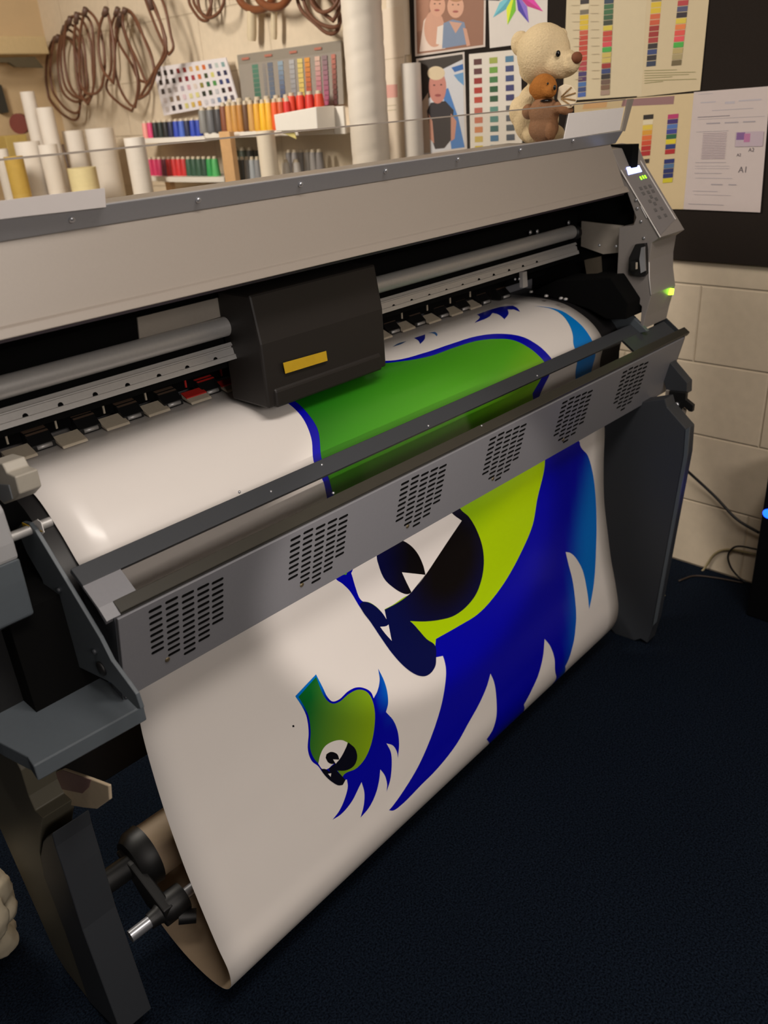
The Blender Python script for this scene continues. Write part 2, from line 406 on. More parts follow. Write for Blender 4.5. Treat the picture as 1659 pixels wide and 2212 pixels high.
# the printed design as outlines on the flat sheet: (fraction across, metres along)
ART = {
  'body': [(0.3731,0.068),(0.3291,0.1205),(0.3413,0.145),(0.3429,0.1934),(0.343,0.2383),(0.3346,0.2755),(0.3162,0.3224),(0.322,0.3617),(0.324,0.3937),(0.3059,0.5468),(0.318,0.568),(0.3317,0.5932),(0.3506,0.6431),(0.3672,0.6861),(0.383,0.7317),(0.3984,0.7759),(0.414,0.814),(0.4274,0.8397),(0.4424,0.8602),(0.4553,0.8693),(0.4679,0.8698),(0.4783,0.8624),(0.4834,0.8468),(0.4988,0.8548),(0.4999,0.8659),(0.4989,0.8886),(0.4912,0.9138),(0.4741,0.9471),(0.4522,0.9755),(0.4216,1.0054),(0.3876,1.0308),(0.3517,1.0488),(0.3186,1.0605),(0.3105,1.0618),(0.3179,1.0699),(0.3339,1.0733),(0.3848,1.0701),(0.4165,1.0682),(0.4506,1.062),(0.4814,1.0521),(0.5156,1.0336),(0.5504,1.0142),(0.5777,0.9924),(0.5947,0.9713),(0.5972,0.997),(0.5927,1.0326),(0.5842,1.0634),(0.5762,1.0815),(0.5652,1.0984),(0.5503,1.1081),(0.572,1.16),(0.57,1.33),(0.69,1.19),(0.6618,1.1093),(0.6881,1.085),(0.7124,1.0644),(0.7343,1.0366),(0.7502,0.9976),(0.761,1.0279),(0.7651,1.0585),(0.7628,1.0906),(0.775,1.14),(0.75,1.24),(0.815,1.15),(0.8003,1.1123),(0.8098,1.0998),(0.8209,1.0805),(0.8378,1.0534),(0.8523,1.0168),(0.8617,0.9632),(0.8647,0.9104),(0.8593,0.8634),(0.8563,0.8277),(0.8705,0.8401),(0.8873,0.8689),(0.9017,0.9101),(0.9029,0.9739),(0.8979,1.0221),(0.9132,0.9961),(0.9322,0.9539),(0.9515,0.8888),(0.967,0.8054),(0.9706,0.7407),(0.9606,0.6466),(0.9425,0.5918),(0.9145,0.551),(0.9132,0.542),(0.8144,0.444),(0.8041,0.401),(0.8306,0.361),(0.8433,0.3327),(0.8402,0.315),(0.8328,0.2844),(0.8203,0.2503),(0.7873,0.2195),(0.74,0.2006),(0.6831,0.1959),(0.6162,0.1933),(0.5596,0.1834),(0.5249,0.1555),(0.5199,0.114)],
  'green': [(0.3752,0.1173),(0.3466,0.1491),(0.3525,0.1781),(0.3547,0.2255),(0.3515,0.2644),(0.3287,0.3245),(0.3317,0.3625),(0.336,0.4003),(0.3213,0.5505),(0.3258,0.5533),(0.337,0.5367),(0.3557,0.6316),(0.4439,0.7328),(0.4718,0.7944),(0.4871,0.8231),(0.4917,0.8087),(0.5506,0.8171),(0.5941,0.8212),(0.63,0.8135),(0.682,0.7873),(0.7304,0.744),(0.7653,0.6943),(0.7809,0.6326),(0.8031,0.5359),(0.787,0.3829),(0.8171,0.3437),(0.823,0.3309),(0.8179,0.3123),(0.8086,0.2802),(0.7944,0.249),(0.7659,0.2288),(0.7276,0.2144),(0.6711,0.2096),(0.6149,0.2082),(0.566,0.1949),(0.519,0.1696),(0.4957,0.1471)],
  'eye': [(0.3349,0.5557),(0.3419,0.5905),(0.3538,0.6289),(0.3677,0.6412),(0.3792,0.6569),(0.3902,0.678),(0.3976,0.6979),(0.3959,0.6746),(0.4128,0.6761),(0.4405,0.6747),(0.4589,0.6791),(0.499,0.6646),(0.5308,0.6335),(0.5664,0.5977),(0.574,0.5749),(0.5511,0.5454),(0.5196,0.5188),(0.4703,0.5027),(0.3972,0.5131),(0.352,0.5321)],
  'pupil': [(0.4876,0.6537),(0.4841,0.6308),(0.4721,0.5963),(0.4533,0.5633),(0.4376,0.5449),(0.4199,0.5327),(0.4025,0.532),(0.3882,0.5421),(0.3855,0.5474),(0.3884,0.5724),(0.3994,0.6081),(0.4163,0.638),(0.4368,0.6651),(0.4477,0.6734),(0.4538,0.6734)],
  'crescent': [(0.574,0.5749),(0.5511,0.5454),(0.5432,0.5261),(0.5676,0.5336),(0.5706,0.5448),(0.5919,0.5759),(0.6149,0.6249),(0.6267,0.6743),(0.6266,0.7125),(0.6177,0.7451),(0.6002,0.7715),(0.573,0.7852),(0.5404,0.7864),(0.5061,0.773),(0.4738,0.7543),(0.4439,0.7328),(0.4579,0.7621),(0.4718,0.7944),(0.4871,0.8231),(0.4834,0.8468),(0.4783,0.8624),(0.4679,0.8698),(0.4553,0.8693),(0.4424,0.8602),(0.4274,0.8397),(0.414,0.814),(0.3984,0.7759),(0.383,0.7317),(0.3672,0.6861),(0.3506,0.6431),(0.3493,0.6331),(0.3548,0.632),(0.3676,0.6421),(0.3791,0.6578),(0.3901,0.6788),(0.3975,0.6987),(0.3958,0.6755),(0.4263,0.6777),(0.4538,0.6734),(0.4876,0.6537),(0.521,0.6252),(0.5558,0.5918)],
  'glint': [(0.4366,0.6166),(0.4866,0.6531),(0.4538,0.673)],
  'tooth': [(0.3825,0.7042),(0.395,0.7108),(0.3996,0.7105),(0.4009,0.748),(0.3907,0.7253)],
  'arc': [(0.9442,0.1676),(0.9593,0.197),(0.9682,0.2221),(0.9695,0.2569),(0.9696,0.2886),(0.9686,0.3151),(0.969,0.3338),(0.9767,0.3717),(0.967,0.4033),(0.9413,0.4477),(0.9238,0.4416),(0.9183,0.3977),(0.916,0.3628),(0.9137,0.3232),(0.9292,0.3001),(0.9452,0.2673),(0.9558,0.2342),(0.9568,0.2056)],
  'wisp': [(0.7876,0.1456),(0.8243,0.121),(0.8362,0.098),(0.8835,0.0952),(0.9122,0.1032),(0.9226,0.1201),(0.9125,0.1449),(0.8957,0.1686),(0.901,0.1469),(0.8939,0.1338),(0.8743,0.1566),(0.8405,0.1767),(0.8562,0.145),(0.8595,0.1223),(0.8331,0.14)],
  'wisp2': [(0.6583,0.115),(0.6847,0.1156),(0.6625,0.1412),(0.6394,0.1561),(0.6503,0.1377)],
  'wisp3': [(0.694,0.1122),(0.7059,0.1196),(0.6979,0.1365),(0.6871,0.1477),(0.6968,0.1234)],
  'wisp4': [(0.6006,0.1242),(0.6227,0.1149),(0.6375,0.1182),(0.6205,0.1249)],
  's_body': [(0.2556,0.7171),(0.2154,0.7317),(0.2226,0.7585),(0.2257,0.7804),(0.223,0.8087),(0.2138,0.8404),(0.2148,0.8637),(0.2221,0.8828),(0.2266,0.9046),(0.2343,0.9291),(0.2435,0.9463),(0.2503,0.9513),(0.2573,0.9469),(0.2602,0.9485),(0.2578,0.9607),(0.2459,0.9768),(0.2313,0.988),(0.216,0.9931),(0.2328,0.9958),(0.2563,0.9901),(0.2764,0.9764),(0.2822,0.9724),(0.2807,0.9935),(0.2724,1.0133),(0.2603,1.0287),(0.2797,1.0245),(0.2975,1.0128),(0.3124,0.9936),(0.3203,0.9774),(0.3245,0.9948),(0.3232,1.0123),(0.3181,1.0243),(0.3311,1.0098),(0.3424,0.9867),(0.3483,0.9635),(0.3456,0.941),(0.3564,0.956),(0.3591,0.9724),(0.3572,0.9837),(0.3677,0.9606),(0.3722,0.9354),(0.3701,0.9083),(0.3609,0.88),(0.3687,0.8664),(0.3727,0.8404),(0.3716,0.8157),(0.3659,0.7855),(0.3638,0.8098),(0.3553,0.827),(0.3452,0.8356),(0.3432,0.8213),(0.3337,0.8048),(0.3192,0.7919),(0.303,0.7882),(0.2855,0.7915),(0.2734,0.7867),(0.267,0.7728),(0.262,0.747)],
  's_green': [(0.2548,0.7217),(0.2201,0.7365),(0.226,0.7611),(0.229,0.783),(0.226,0.811),(0.218,0.8395),(0.2189,0.8604),(0.2239,0.8786),(0.2407,0.8732),(0.2643,0.8951),(0.2495,0.9193),(0.2546,0.938),(0.2587,0.936),(0.2812,0.9424),(0.3003,0.9377),(0.3188,0.9195),(0.3343,0.8876),(0.3413,0.8586),(0.3409,0.8308),(0.3343,0.8117),(0.3201,0.7976),(0.3038,0.7939),(0.2845,0.7958),(0.2725,0.7905),(0.2632,0.7735)],
  's_eye': [(0.2233,0.878),(0.2308,0.864),(0.241,0.8559),(0.2568,0.8579),(0.2711,0.8675),(0.2798,0.8808),(0.2677,0.8983),(0.2439,0.9011),(0.2356,0.9016),(0.2277,0.8956)],
  's_crescent': [(0.2812,0.882),(0.2894,0.9057),(0.2878,0.9243),(0.2795,0.9339),(0.2649,0.932),(0.2478,0.9177),(0.2546,0.938),(0.2573,0.9469),(0.2503,0.9513),(0.2435,0.9463),(0.2343,0.9291),(0.2266,0.9046),(0.225,0.892),(0.2312,0.898),(0.2373,0.9108),(0.2373,0.9028),(0.2586,0.9009)],
  's_pupil': [(0.2579,0.9002),(0.2575,0.8888),(0.2534,0.88),(0.2469,0.873),(0.2402,0.8717),(0.2372,0.8773),(0.2395,0.8909),(0.247,0.9005)],
  's_glint': [(0.2478,0.8908),(0.2577,0.901),(0.25,0.9033)],
  's_tooth': [(0.2331,0.9108),(0.2383,0.9147),(0.2355,0.9204)],
  'dot': [(0.2003,0.7789),(0.2033,0.7803),(0.2032,0.7841),(0.2003,0.7826)],
}

SHW = 1.355
def L3(c): return (lin(c[0]), lin(c[1]), lin(c[2]), 1.0)
def mixc(a, b, t):
    t = min(max(t, 0), 1); return tuple(a[i] + (b[i] - a[i]) * t for i in range(4))
def ss(a, b, x):
    t = min(max((x - a) / (b - a), 0), 1); return t * t * (3 - 2 * t)
DEEP, SKY = L3((0, 0, 168)), L3((0, 112, 206))
def c_blue(u, s):
    c = mixc(DEEP, SKY, ss(-.035, .05, u + (s - .6) * .26 - .945) if s > .5 else 0)
    return c
def c_green(u, s):
    t = (u - .30) * .75 + (s - .22) * 1.35
    a, b, c = L3((4, 98, 14)), L3((78, 160, 26)), L3((172, 208, 0))
    return mixc(a, b, t / .42) if t < .42 else mixc(b, c, (t - .42) / .40)
def c_const(*rgb3):
    k = L3(rgb3); return lambda u, s: k
def c_dark(u, s):                                # black crescent fading to navy at its rim and beak
    d = math.hypot((u - .545) * 1.355, (s - .655))
    return mixc(L3((14, 9, 8)), L3((6, 12, 70)), ss(.06, .20, d))
def c_beak_small(u, s): return L3((8, 8, 24))
def c_sblue(u, s):
    return mixc(DEEP, SKY, max(ss(.015, .05, u - .385 - max(0, s - .85) * .22 + .05), ss(.78, .735, s) * (1 if u < .33 else .2)))
def c_sgreen(u, s):
    t = (u - .245) * 6.0 + (s - .74) * 2.6
    return mixc(L3((10, 104, 40)), L3((142, 176, 14)), t)
WHITE = c_const(232, 226, 222)
def decals(name, parts, parent):
    bm = nb(); cl = bm.loops.layers.float_color.new('Col')
    for key, layer, fn in parts:
        poly = [Vector((p.x, p.y)) for p in smooth_closed([(a * SHW, b) for a, b in ART[key]])]
        tris = tessellate_polygon([[Vector((p.x, p.y, 0)) for p in poly]])
        t = nb(); vs = [t.verts.new((p.x, p.y, 0)) for p in poly]
        for q in tris:
            try: t.faces.new([vs[i] for i in q])
            except ValueError: pass
        ys = [p.y for p in poly]; xs = [p.x for p in poly]
        step = 0.014 if max(ys) - min(ys) > .3 else 0.008
        y = min(ys) + step
        while y < max(ys):
            bmesh.ops.bisect_plane(t, geom=t.verts[:] + t.edges[:] + t.faces[:], plane_co=(0, y, 0), plane_no=(0, 1, 0), dist=1e-6); y += step
        x = min(xs) + 0.03
        while x < max(xs):
            bmesh.ops.bisect_plane(t, geom=t.verts[:] + t.edges[:] + t.faces[:], plane_co=(x, 0, 0), plane_no=(1, 0, 0), dist=1e-6); x += 0.03
        mp = {}
        for v in t.verts:
            u, s = v.co.x / SHW, v.co.y
            mp[v] = (bm.verts.new(S(u, s) + SN(u, s) * (0.00025 * layer)), fn(u, s), SN(u, s))
        for f in t.faces:
            if f.calc_area() < 1e-10: continue
            vs2 = [mp[v][0] for v in f.verts]
            try: nf = bm.faces.new(vs2)
            except ValueError: continue
            nf.normal_update()
            if nf.normal.dot(mp[f.verts[0]][2]) < 0: nf.normal_flip()
            nf.smooth = True
            lut = {mp[v][0]: mp[v][1] for v in f.verts}
            for lp in nf.loops: lp[cl] = lut[lp.vert]
        t.free()
    return obj(name, bm, M['ink'], parent, recalc=False)
o = decals('printed_bird_head', [('body', 1, c_blue), ('green', 2, c_green), ('eye', 3, WHITE), ('pupil', 4, lambda u, s: mixc(L3((6, 10, 70)), L3((12, 8, 8)), ss(.36, .46, u))), ('crescent', 5, c_dark), ('glint', 6, WHITE), ('tooth', 6, WHITE)], sheet)
o['label'] = 'large printed green and blue bird head with white eye'
o = decals('printed_bird_head', [('s_body', 1, c_sblue), ('s_green', 2, c_sgreen), ('s_eye', 3, WHITE), ('s_crescent', 4, c_beak_small), ('s_pupil', 5, c_const(10, 8, 16)), ('s_glint', 6, WHITE), ('s_tooth', 6, WHITE)], sheet)
o['label'] = 'small complete printed green and blue bird head'
o = decals('printed_feather', [('arc', 3, c_const(0, 122, 205))], sheet); o['label'] = 'light blue curved printed feather'
for key, col in (('wisp', (8, 20, 150)), ('wisp2', (20, 30, 140)), ('wisp3', (60, 110, 170)), ('wisp4', (40, 80, 130))):
    decals('printed_feather_tip', [(key, 1, c_const(*col))], sheet)
decals('ink_speck', [('dot', 1, c_const(20, 20, 20))], sheet)

# ------------------------------------------------------------------ the wide format printer
XR = 1.86
pr = thing('wide_format_printer', 'grey wide format printer on a stand with a white printed sheet coming out of it', 'printer', (1.1, 1.15, 0.0))
def part(name, bm, m, parent=None, **k): return obj(name, bm, m, parent or pr, **k)
def px_plate(name, px, X, t, m, parent=None, bevel=0.0):
    bm = nb(); add_poly_prism(bm, yz(px, X), X, X + t); return part(name, bm, m, parent, bevel=bevel)
def screw(p, n, r, parent, m=None, name='screw', h=0.003):
    n = Vector(n).normalized(); bm = nb()
    add_tube(bm, [Vector(p) - n * 0.001, Vector(p) + n * h * .6, Vector(p) + n * h], [r, r, r * .55], 10)
    return part(name, bm, m or M['steel'], parent, smooth=False)
X0 = 0.12
# front cover and its rail
LIP = tuple(onX(1360, 412, XR)[1:]); RL = tuple(onX(1322, 308, XR)[1:])
bm = nb()
ly, lz = LIP; ry, rz = RL
add_poly_prism(bm, [(1.34, rz + .004), (ry, rz), (ly + .009, lz + .011), (ly + .003, lz + .0095), (ly - .005, lz - .001), (ly + .006, lz - .004), (ly + .016, lz + .006), (ry + .010, rz - .012), (1.34, rz - .010)], X0, 1.852)
cover = part('front_cover', bm, M['lid'], bevel=0.0012)
bm = nb(); add_poly_prism(bm, [(ly + .0065, lz - .0045), (ly + .0165, lz + .0055), (ly + .019, lz + .003), (ly + .009, lz - .008)], X0, 1.850)
part('cover_seal', bm, mat('purple_black_seal', (58, 46, 58), 0.5), cover)
RT = tuple(onX(1336, 283, XR)[1:])
nrail = Vector((0, -(rz - RT[1]), (ry - RT[0]))).normalized()
if nrail.y > 0: nrail = -nrail
a, b = Vector((0, ry - .003, rz - .003)), Vector((0, RT[0] - .006, RT[1]))
bm = nb(); add_poly_prism(bm, [(a.y, a.z), (b.y, b.z), (b.y + .012, b.z + .001), (ry + .008, rz - .002)], X0, 1.872)
rail = part('cover_rail', bm, M['rail'], bevel=0.0015)
dv = (b - a); nr = Vector((0, -dv.z, dv.y)).normalized()
if nr.y > 0: nr = -nr
for x, y in ((155, 474), (428, 432), (649, 398), (833, 369), (989, 344), (1124, 324), (1238, 304)):
    screw(onPL(x, y, a + nr * .0005, nr), nr, .0042, rail)
# clear guard standing on the rail, with reflections at its ends painted as pale strips
gy0, gz0 = b.y + .004, b.z; gy1, gz1 = tuple(onX(1350, 215, XR)[1:])
bm = nb(); add_poly_prism(bm, [(gy0, gz0), (gy1, gz1), (gy1 + .003, gz1), (gy0 + .003, gz0)], X0, 1.862)
guard = part('clear_guard', bm, M['acryl'])
bm = nb(); add_poly_prism(bm, [(gy1 - .0008, gz1 - .0012), (gy1 - .0008, gz1 + .0010), (gy1 + .0038, gz1 + .0010), (gy1 + .0038, gz1 - .0012)], X0, 1.862)
part('guard_edge', bm, mat('grey_guard_edge', (150, 140, 130), 0.3), guard)
ng = Vector((0, -(gz1 - gz0), gy1 - gy0)).normalized()
if ng.y > 0: ng = -ng
def on_guard(px, off): return [onPL(x, y, Vector((0, gy0, gz0)) + ng * off, ng) for x, y in px]
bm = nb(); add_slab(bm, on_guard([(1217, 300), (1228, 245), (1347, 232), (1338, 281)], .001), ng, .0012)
part('guard_reflection', bm, M['white'], guard)
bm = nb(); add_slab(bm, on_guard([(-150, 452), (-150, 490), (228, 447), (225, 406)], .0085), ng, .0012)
part('guard_reflection', bm, mat('pale_grey_reflection', (206, 200, 198), 0.5, noise=0.02), guard)
bm = nb(); add_slab(bm, on_guard([(1339, 283), (1347, 283), (1366, 213), (1355, 214)], .0005), ng, .004)
part('guard_end_bracket', bm, M['plate'], guard)
# inside: beam, cover shaft, linear rail
bm = nb(); add_poly_prism(bm, [(1.165, 1.047), (1.165, 1.165), (1.20, 1.185), (1.33, 1.185), (1.33, 1.00), (1.256, 1.00), (1.256, 1.047)], X0, 1.90)
part('beam', bm, M['void'])
bm = nb(); add_poly_prism(bm, [(1.30, 1.18), (1.31, 1.18), (1.31, 1.312), (1.30, 1.312)], X0, 1.90)
part('inner_back_panel', bm, M['void'])
bm = nb(); add_slab(bm, [onY(x, y, 1.162) for x, y in ((297, 686), (302, 735), (506, 676), (500, 636))], (0, 1, 0), .004)
part('inner_cover_plate', bm, M['plate'], bevel=.0005)
c1 = onX(1242, 500, XR)
bm = nb(); add_tube(bm, [(X0, c1.y + .004, c1.z), (XR - .01, c1.y + .004, c1.z)], .0160, 24)
part('drive_shaft', bm, M['alu'], smooth=True, auto=40)
bm = nb(); add_tube(bm, [(XR - .03, c1.y + .004, c1.z), (XR - .012, c1.y + .004, c1.z), (XR + .004, c1.y + .004, c1.z)], [.012, .012, .016], 16)
add_tube(bm, [(XR - .004, c1.y + .004, c1.z - .004), (XR + .012, c1.y + .004, c1.z - .004)], .017, 16)
part('shaft_end', bm, M['black'])
r1 = onX(1245, 523, XR); r2 = onX(1250, 548, XR)
ra, rb = Vector((0, r1.y, r1.z)), Vector((0, r2.y, r2.z)); dr = (rb - ra).normalized(); nr2 = Vector((0, dr.z, -dr.y))
if nr2.y > 0: nr2 = -nr2
def rp(t, d): q = ra.lerp(rb, t) + nr2 * d; return (q.y, q.z)
bm = nb(); add_poly_prism(bm, [rp(0, 0), rp(.20, .002), rp(.24, -.003), rp(.30, -.003), rp(.33, 0), rp(.70, 0), rp(.73, .003), rp(1, .003), rp(1.0, -.022), rp(0, -.022)], X0, XR - .002)
lrail = part('linear_rail', bm, M['alu'])
for x, y in ((55, 898), (131, 874), (206, 852), (276, 832), (344, 812), (405, 794), (466, 776), (809, 672), (851, 661), (890, 649), (928, 638), (965, 627), (1000, 616), (1035, 604), (1067, 594), (1100, 584), (1130, 575), (1160, 566)):
    screw(onPL(x, y + 1, ra + nr2 * .0002, nr2), nr2, .0042, lrail, M['void'], 'rail_bolt_hole', .0006)
bm = nb(); add_slab(bm, [onY(x, y, 1.15) for x, y in ((1129, 588), (1138, 586), (1140, 619), (1130, 622))], (0, 1, 0), .01); part('rail_bracket', bm, M['alu'])
for x, y in ((1145, 502), (1160, 500), (1228, 481)): screw(onY(x, y, 1.155), (0, -1, 0), .005, pr, M['steel'], 'beam_screw')
for x, y in ((1112, 603), (1121, 602)): screw(onY(x, y, 1.158), (0, -1, 0), .003, pr, M['steel'], 'beam_screw')
# carriage
cl = onZ(604, 842, .992); cr = onZ(800, 770, .992)
bm = nb(); add_poly_prism(bm, [(1.062, .992), (1.062, 1.10), (1.075, 1.178), (1.16, 1.178), (1.16, .992)], .800, 1.085)
add_poly_prism(bm, [(1.058, .99), (1.058, 1.02), (1.075, 1.03), (1.075, .99)], .815, 1.07)
carr = part('print_carriage', bm, mat('brown_black_plastic', (27, 23, 21), 0.55, noise=0.1), bevel=.004)
q = [onY(x, y, 1.0575) for x, y in ((611, 784), (704, 758), (707, 779), (616, 807))]
bm = nb(); add_slab(bm, q, (0, -1, 0), .0008); part('warning_label', bm, M['yellow'], carr)
# pinch rollers along the print line
def pinch(x, y, kind, k):
    s = 0.085
    p = onZ(x, y, .994 - .012 * min(max((x - 40) / 1080, 0), 1))
    w = .021
    X, Y, Z = p.x, p.y, p.z
    if kind == 'tab':
        bm = nb(); add_poly_prism(bm, [(Y - .014, Z - .004), (Y - .012, Z), (Y + .016, Z + .010), (Y + .016, Z + .002)], X - w, X + w)
        t = part('pinch_roller_tab', bm, M['red'] if k == 'r2' else M['tab'], bevel=.0008)
        if k == 'r':
            bm = nb(); add_poly_prism(bm, [(Y + .000, Z + .0062), (Y + .016, Z + .0118), (Y + .016, Z + .0100), (Y + .000, Z + .0040)], X - w, X + w); part('red_mark', bm, M['red'], t)
        bm = nb(); add_box(bm, X - .0015, X + .0015, 1.2535, 1.2565, 1.004, 1.045); part('position_mark', bm, M['red'] if k == 'r' else M['tab'])
    else:
        bm = nb(); add_poly_prism(bm, [(Y - .012, Z - .004), (Y - .012, Z + .006), (Y + .008, Z + .022), (Y + .020, Z + .022), (Y + .020, Z - .004)], X - .019, X + .019)
        t = part('pinch_roller_block', bm, M['black'], bevel=.001)
        top = M['red'] if k == 'r' else mat('bronze_clip', (120, 98, 82), 0.4, 0.3)
        bm = nb(); add_poly_prism(bm, [(Y + .002, Z + .0195), (Y + .020, Z + .0250), (Y + .020, Z + .0215), (Y + .008, Z + .0215)], X - .018, X + .018); part('clip_top', bm, top, t)
        bm = nb(); add_tube(bm, [(X - .012, Y - .012, Z + .002), (X + .012, Y - .012, Z + .002)], .0035, 10); part('pinch_wheel', bm, M['alu'], t, smooth=True)
for x, y, k in ((44, 984, ''), (154, 952, ''), (247, 915, ''), (336, 886, ''), (426, 860, 'r'), (501, 835, 'r'), (571, 814, 'r'), (824, 727, ''), (875, 708, ''), (931, 691, ''), (979, 675, ''), (1020, 661, '')):
    pinch(x, y, 'tab', k)
for x, y, k in ((89, 962, ''), (189, 926, ''), (282, 899, ''), (368, 872, ''), (451, 845, 'r'), (528, 820, 'r'), (789, 732, ''), (845, 716, ''), (900, 699, ''), (951, 682, ''), (997, 667, ''), (1042, 653, ''), (1085, 641, '')):
    pinch(x, y, 'block', k)
# curved apron under the sheet
AX0, AX1 = .383, 1.873
def apron_side(u, x):
    q = [S(u, .02 + i * .0118) - SN(u, .02 + i * .0118) * .006 for i in range(34)]
    q = [(a.y, a.z) for a in q]
    return [(x, y, z) for y, z in q + [(q[-1][0] + .05, q[-1][1]), (1.30, .80), (1.30, q[0][1])]]
bm = nb(); va = [bm.verts.new(p) for p in apron_side(0, AX0)]; vb = [bm.verts.new(p) for p in apron_side(1, AX1)]
bm.faces.new(va); bm.faces.new(list(reversed(vb)))
for i in range(len(va)): bm.faces.new((va[i], vb[i], vb[(i + 1) % len(va)], va[(i + 1) % len(va)]))
part('curved_apron', bm, M['apron'], smooth=True, auto=30)
p = onX(45, 1088, .36); bm = nb(); add_tube(bm, [(.24, 1.060, .948), (.404, 1.060, .948)], .007, 12); part('apron_edge_bar', bm, M['alu'], smooth=True, auto=40)
bm = nb(); add_poly_prism(bm, yz([(1140, 634), (1200, 606), (1320, 600), (1356, 655), (1352, 690), (1310, 690), (1270, 668), (1215, 650), (1180, 640)], 1.80), 1.80, 1.90)
part('capping_station', bm, M['void'], bevel=.003)
for x, y in ((1147, 631), (1180, 640), (1212, 645), (1222, 647)): screw(onZ(x, y, .985), (0, 0, 1), .005, pr, M['alu'], 'edge_clip', .004)
px_plate('right_side_bracket', [(1312, 668), (1343, 661), (1398, 716), (1362, 724), (1312, 734), (1290, 700)], 1.855, .012, M['slate'], bevel=.001)
# control tower
TW = [(1285, 318), (1322, 324), (1341, 370), (1426, 513), (1408, 525), (1402, 563), (1402, 598), (1407, 637), (1394, 684), (1388, 712), (1383, 703), (1386, 662), (1332, 607), (1335, 548), (1337, 491), (1368, 487), (1374, 470), (1352, 408), (1285, 330)]
TX1 = 1.982
bm = nb(); add_poly_prism(bm, yz(TW, XR), XR, TX1)
tower = part('control_tower', bm, mat('tower_grey_paint', (138, 132, 128), .4, noise=.03, scale=200), bevel=.0015)
bm = nb(); add_slab(bm, [onX(x, y, XR + .03) for x, y in ((1256, 478), (1345, 488), (1345, 545), (1303, 549), (1255, 532))], (1, 0, 0), .006)
part('inner_end_plate', bm, M['plate'])
bm = nb(); add_box(bm, 1.905, 1.935, 1.03, 1.33, .90, 1.31); part('inner_end_wall', bm, M['void'])
bm = nb(); add_slab(bm, [onX(x, y, XR + .02) for x, y in ((1262, 562), (1290, 556), (1292, 590), (1268, 600))], (1, 0, 0), .02); part('wiper_unit', bm, mat('dull_brown_metal', (92, 84, 72), 0.5, 0.3))
for x, y in ((1374, 432), (1377, 450), (1385, 478), (1391, 514), (1295, 530), (1331, 532)): screw(onX(x, y, XR - .0005), (-1, 0, 0), .0032, pr, M['steel'], 'tower_screw')
K0 = onX(1341, 370, XR); K1 = onX(1426, 513, XR); kd = (K1 - K0).normalized(); kn = Vector((0, kd.z, -kd.y))
if kn.y > 0: kn = -kn
def on_key(px, off=.0005): return [onPL(x, y, K0 + kn * off, kn) for x, y in px]
bm = nb(); add_slab(bm, on_key([(1342, 374), (1386, 347), (1459, 472), (1427, 508)]), kn, .0008)
kp = part('keypad_panel', bm, mat('grey_keypad_film', (128, 124, 124), 0.4, noise=0.02), tower)
def strip3(p, q, w, off):
    p, q = on_key([p], off)[0], on_key([q], off)[0]; s = Vector((1, 0, 0)) * w
    return [p - s, p + s, q + s, q - s]
for a2, b2 in (((1341, 368), (1426, 513)), ((1382, 346), (1459, 474))):
    bm = nb(); add_slab(bm, strip3(a2, b2, .0016, .0012), kn, .0012); part('white_edge_line', bm, M['line'], kp)
bm = nb(); add_slab(bm, on_key([(1353, 362), (1380, 358), (1386, 371), (1357, 378)], .001), kn, .0012); part('display', bm, M['lcd'], kp)
for x, y in ((1384, 385), (1389, 383), (1394, 382)):
    c = on_key([(x, y)], .001)[0]; bm = nb(); add_slab(bm, [c + Vector((dx * .002, 0, 0)) + kd * (dz * .004) for dx, dz in ((-1, -1), (1, -1), (1, 1), (-1, 1))], kn, .001); part('green_indicator', bm, M['led'], kp)
for cx, cy in ((995, 1110), (1043, 1098), (1092, 1085), (1022, 1163), (1075, 1150), (1123, 1138), (1103, 1198), (1090, 1245), (1157, 1222), (1142, 1270), (1148, 1337), (1213, 1322), (1190, 1413), (1253, 1393)):
    c = on_key([(1180 + cx / 4.88, 180 + cy / 4.88)], .001)[0]
    bm = nb(); add_slab(bm, [c + Vector((dx * .0055, 0, 0)) + kd * (dz * .0042) for dx, dz in ((-1, -1), (1, -1), (1, 1), (-1, 1))], kn, .0016); part('key', bm, M['key'], kp, bevel=.0006)
c = onX(1448, 631, 1.955)
bm = nb(); add_slab(bm, [onX(x, y, 1.955) + Vector((dx, -.004, 0)) for x, y, dx in ((1444, 637, 0), (1446, 625, 0), (1453, 623, 0), (1451, 636, 0))], (0, 1, 0), .009); part('power_light', bm, M['pwr'], tower)
for a2, b2 in (((1402, 566), (1406, 637)), ((1384, 445), (1397, 471))):
    bm = nb(); add_tube(bm, [onX(*a2, XR - .001), onX((a2[0] + b2[0]) / 2 - (1.5 if a2[1] > 500 else 0), (a2[1] + b2[1]) / 2, XR - .001), onX(*b2, XR - .001)], .0012, 6); part('white_edge_line', bm, M['line'], tower)
bm = nb(); add_slab(bm, [onX(x, y, XR - .012) for x, y in ((1372, 528), (1393, 526), (1395, 540), (1396, 590), (1390, 598), (1368, 595), (1357, 586), (1358, 558), (1366, 540))], (1, 0, 0), .012)
latch = part('cover_latch', bm, M['black'], tower, bevel=.001)
bm = nb(); add_slab(bm, [onX(x, y, XR - .016) for x, y in ((1385, 535), (1392, 533), (1394, 585), (1384, 590), (1381, 560))], (1, 0, 0), .006); part('latch_spring_plate', bm, M['steel'], latch)
bm = nb(); add_slab(bm, [onX(x, y, XR - .020) for x, y in ((1362, 565), (1374, 563), (1374, 583), (1362, 584))], (1, 0, 0), .008); part('latch_block', bm, M['black'], latch)
bm = nb(); add_slab(bm, [onX(x, y, XR - .022) for x, y in ((1373, 567), (1376, 567), (1376, 581), (1373, 582))], (1, 0, 0), .003); part('latch_reed', bm, M['tab'], latch)
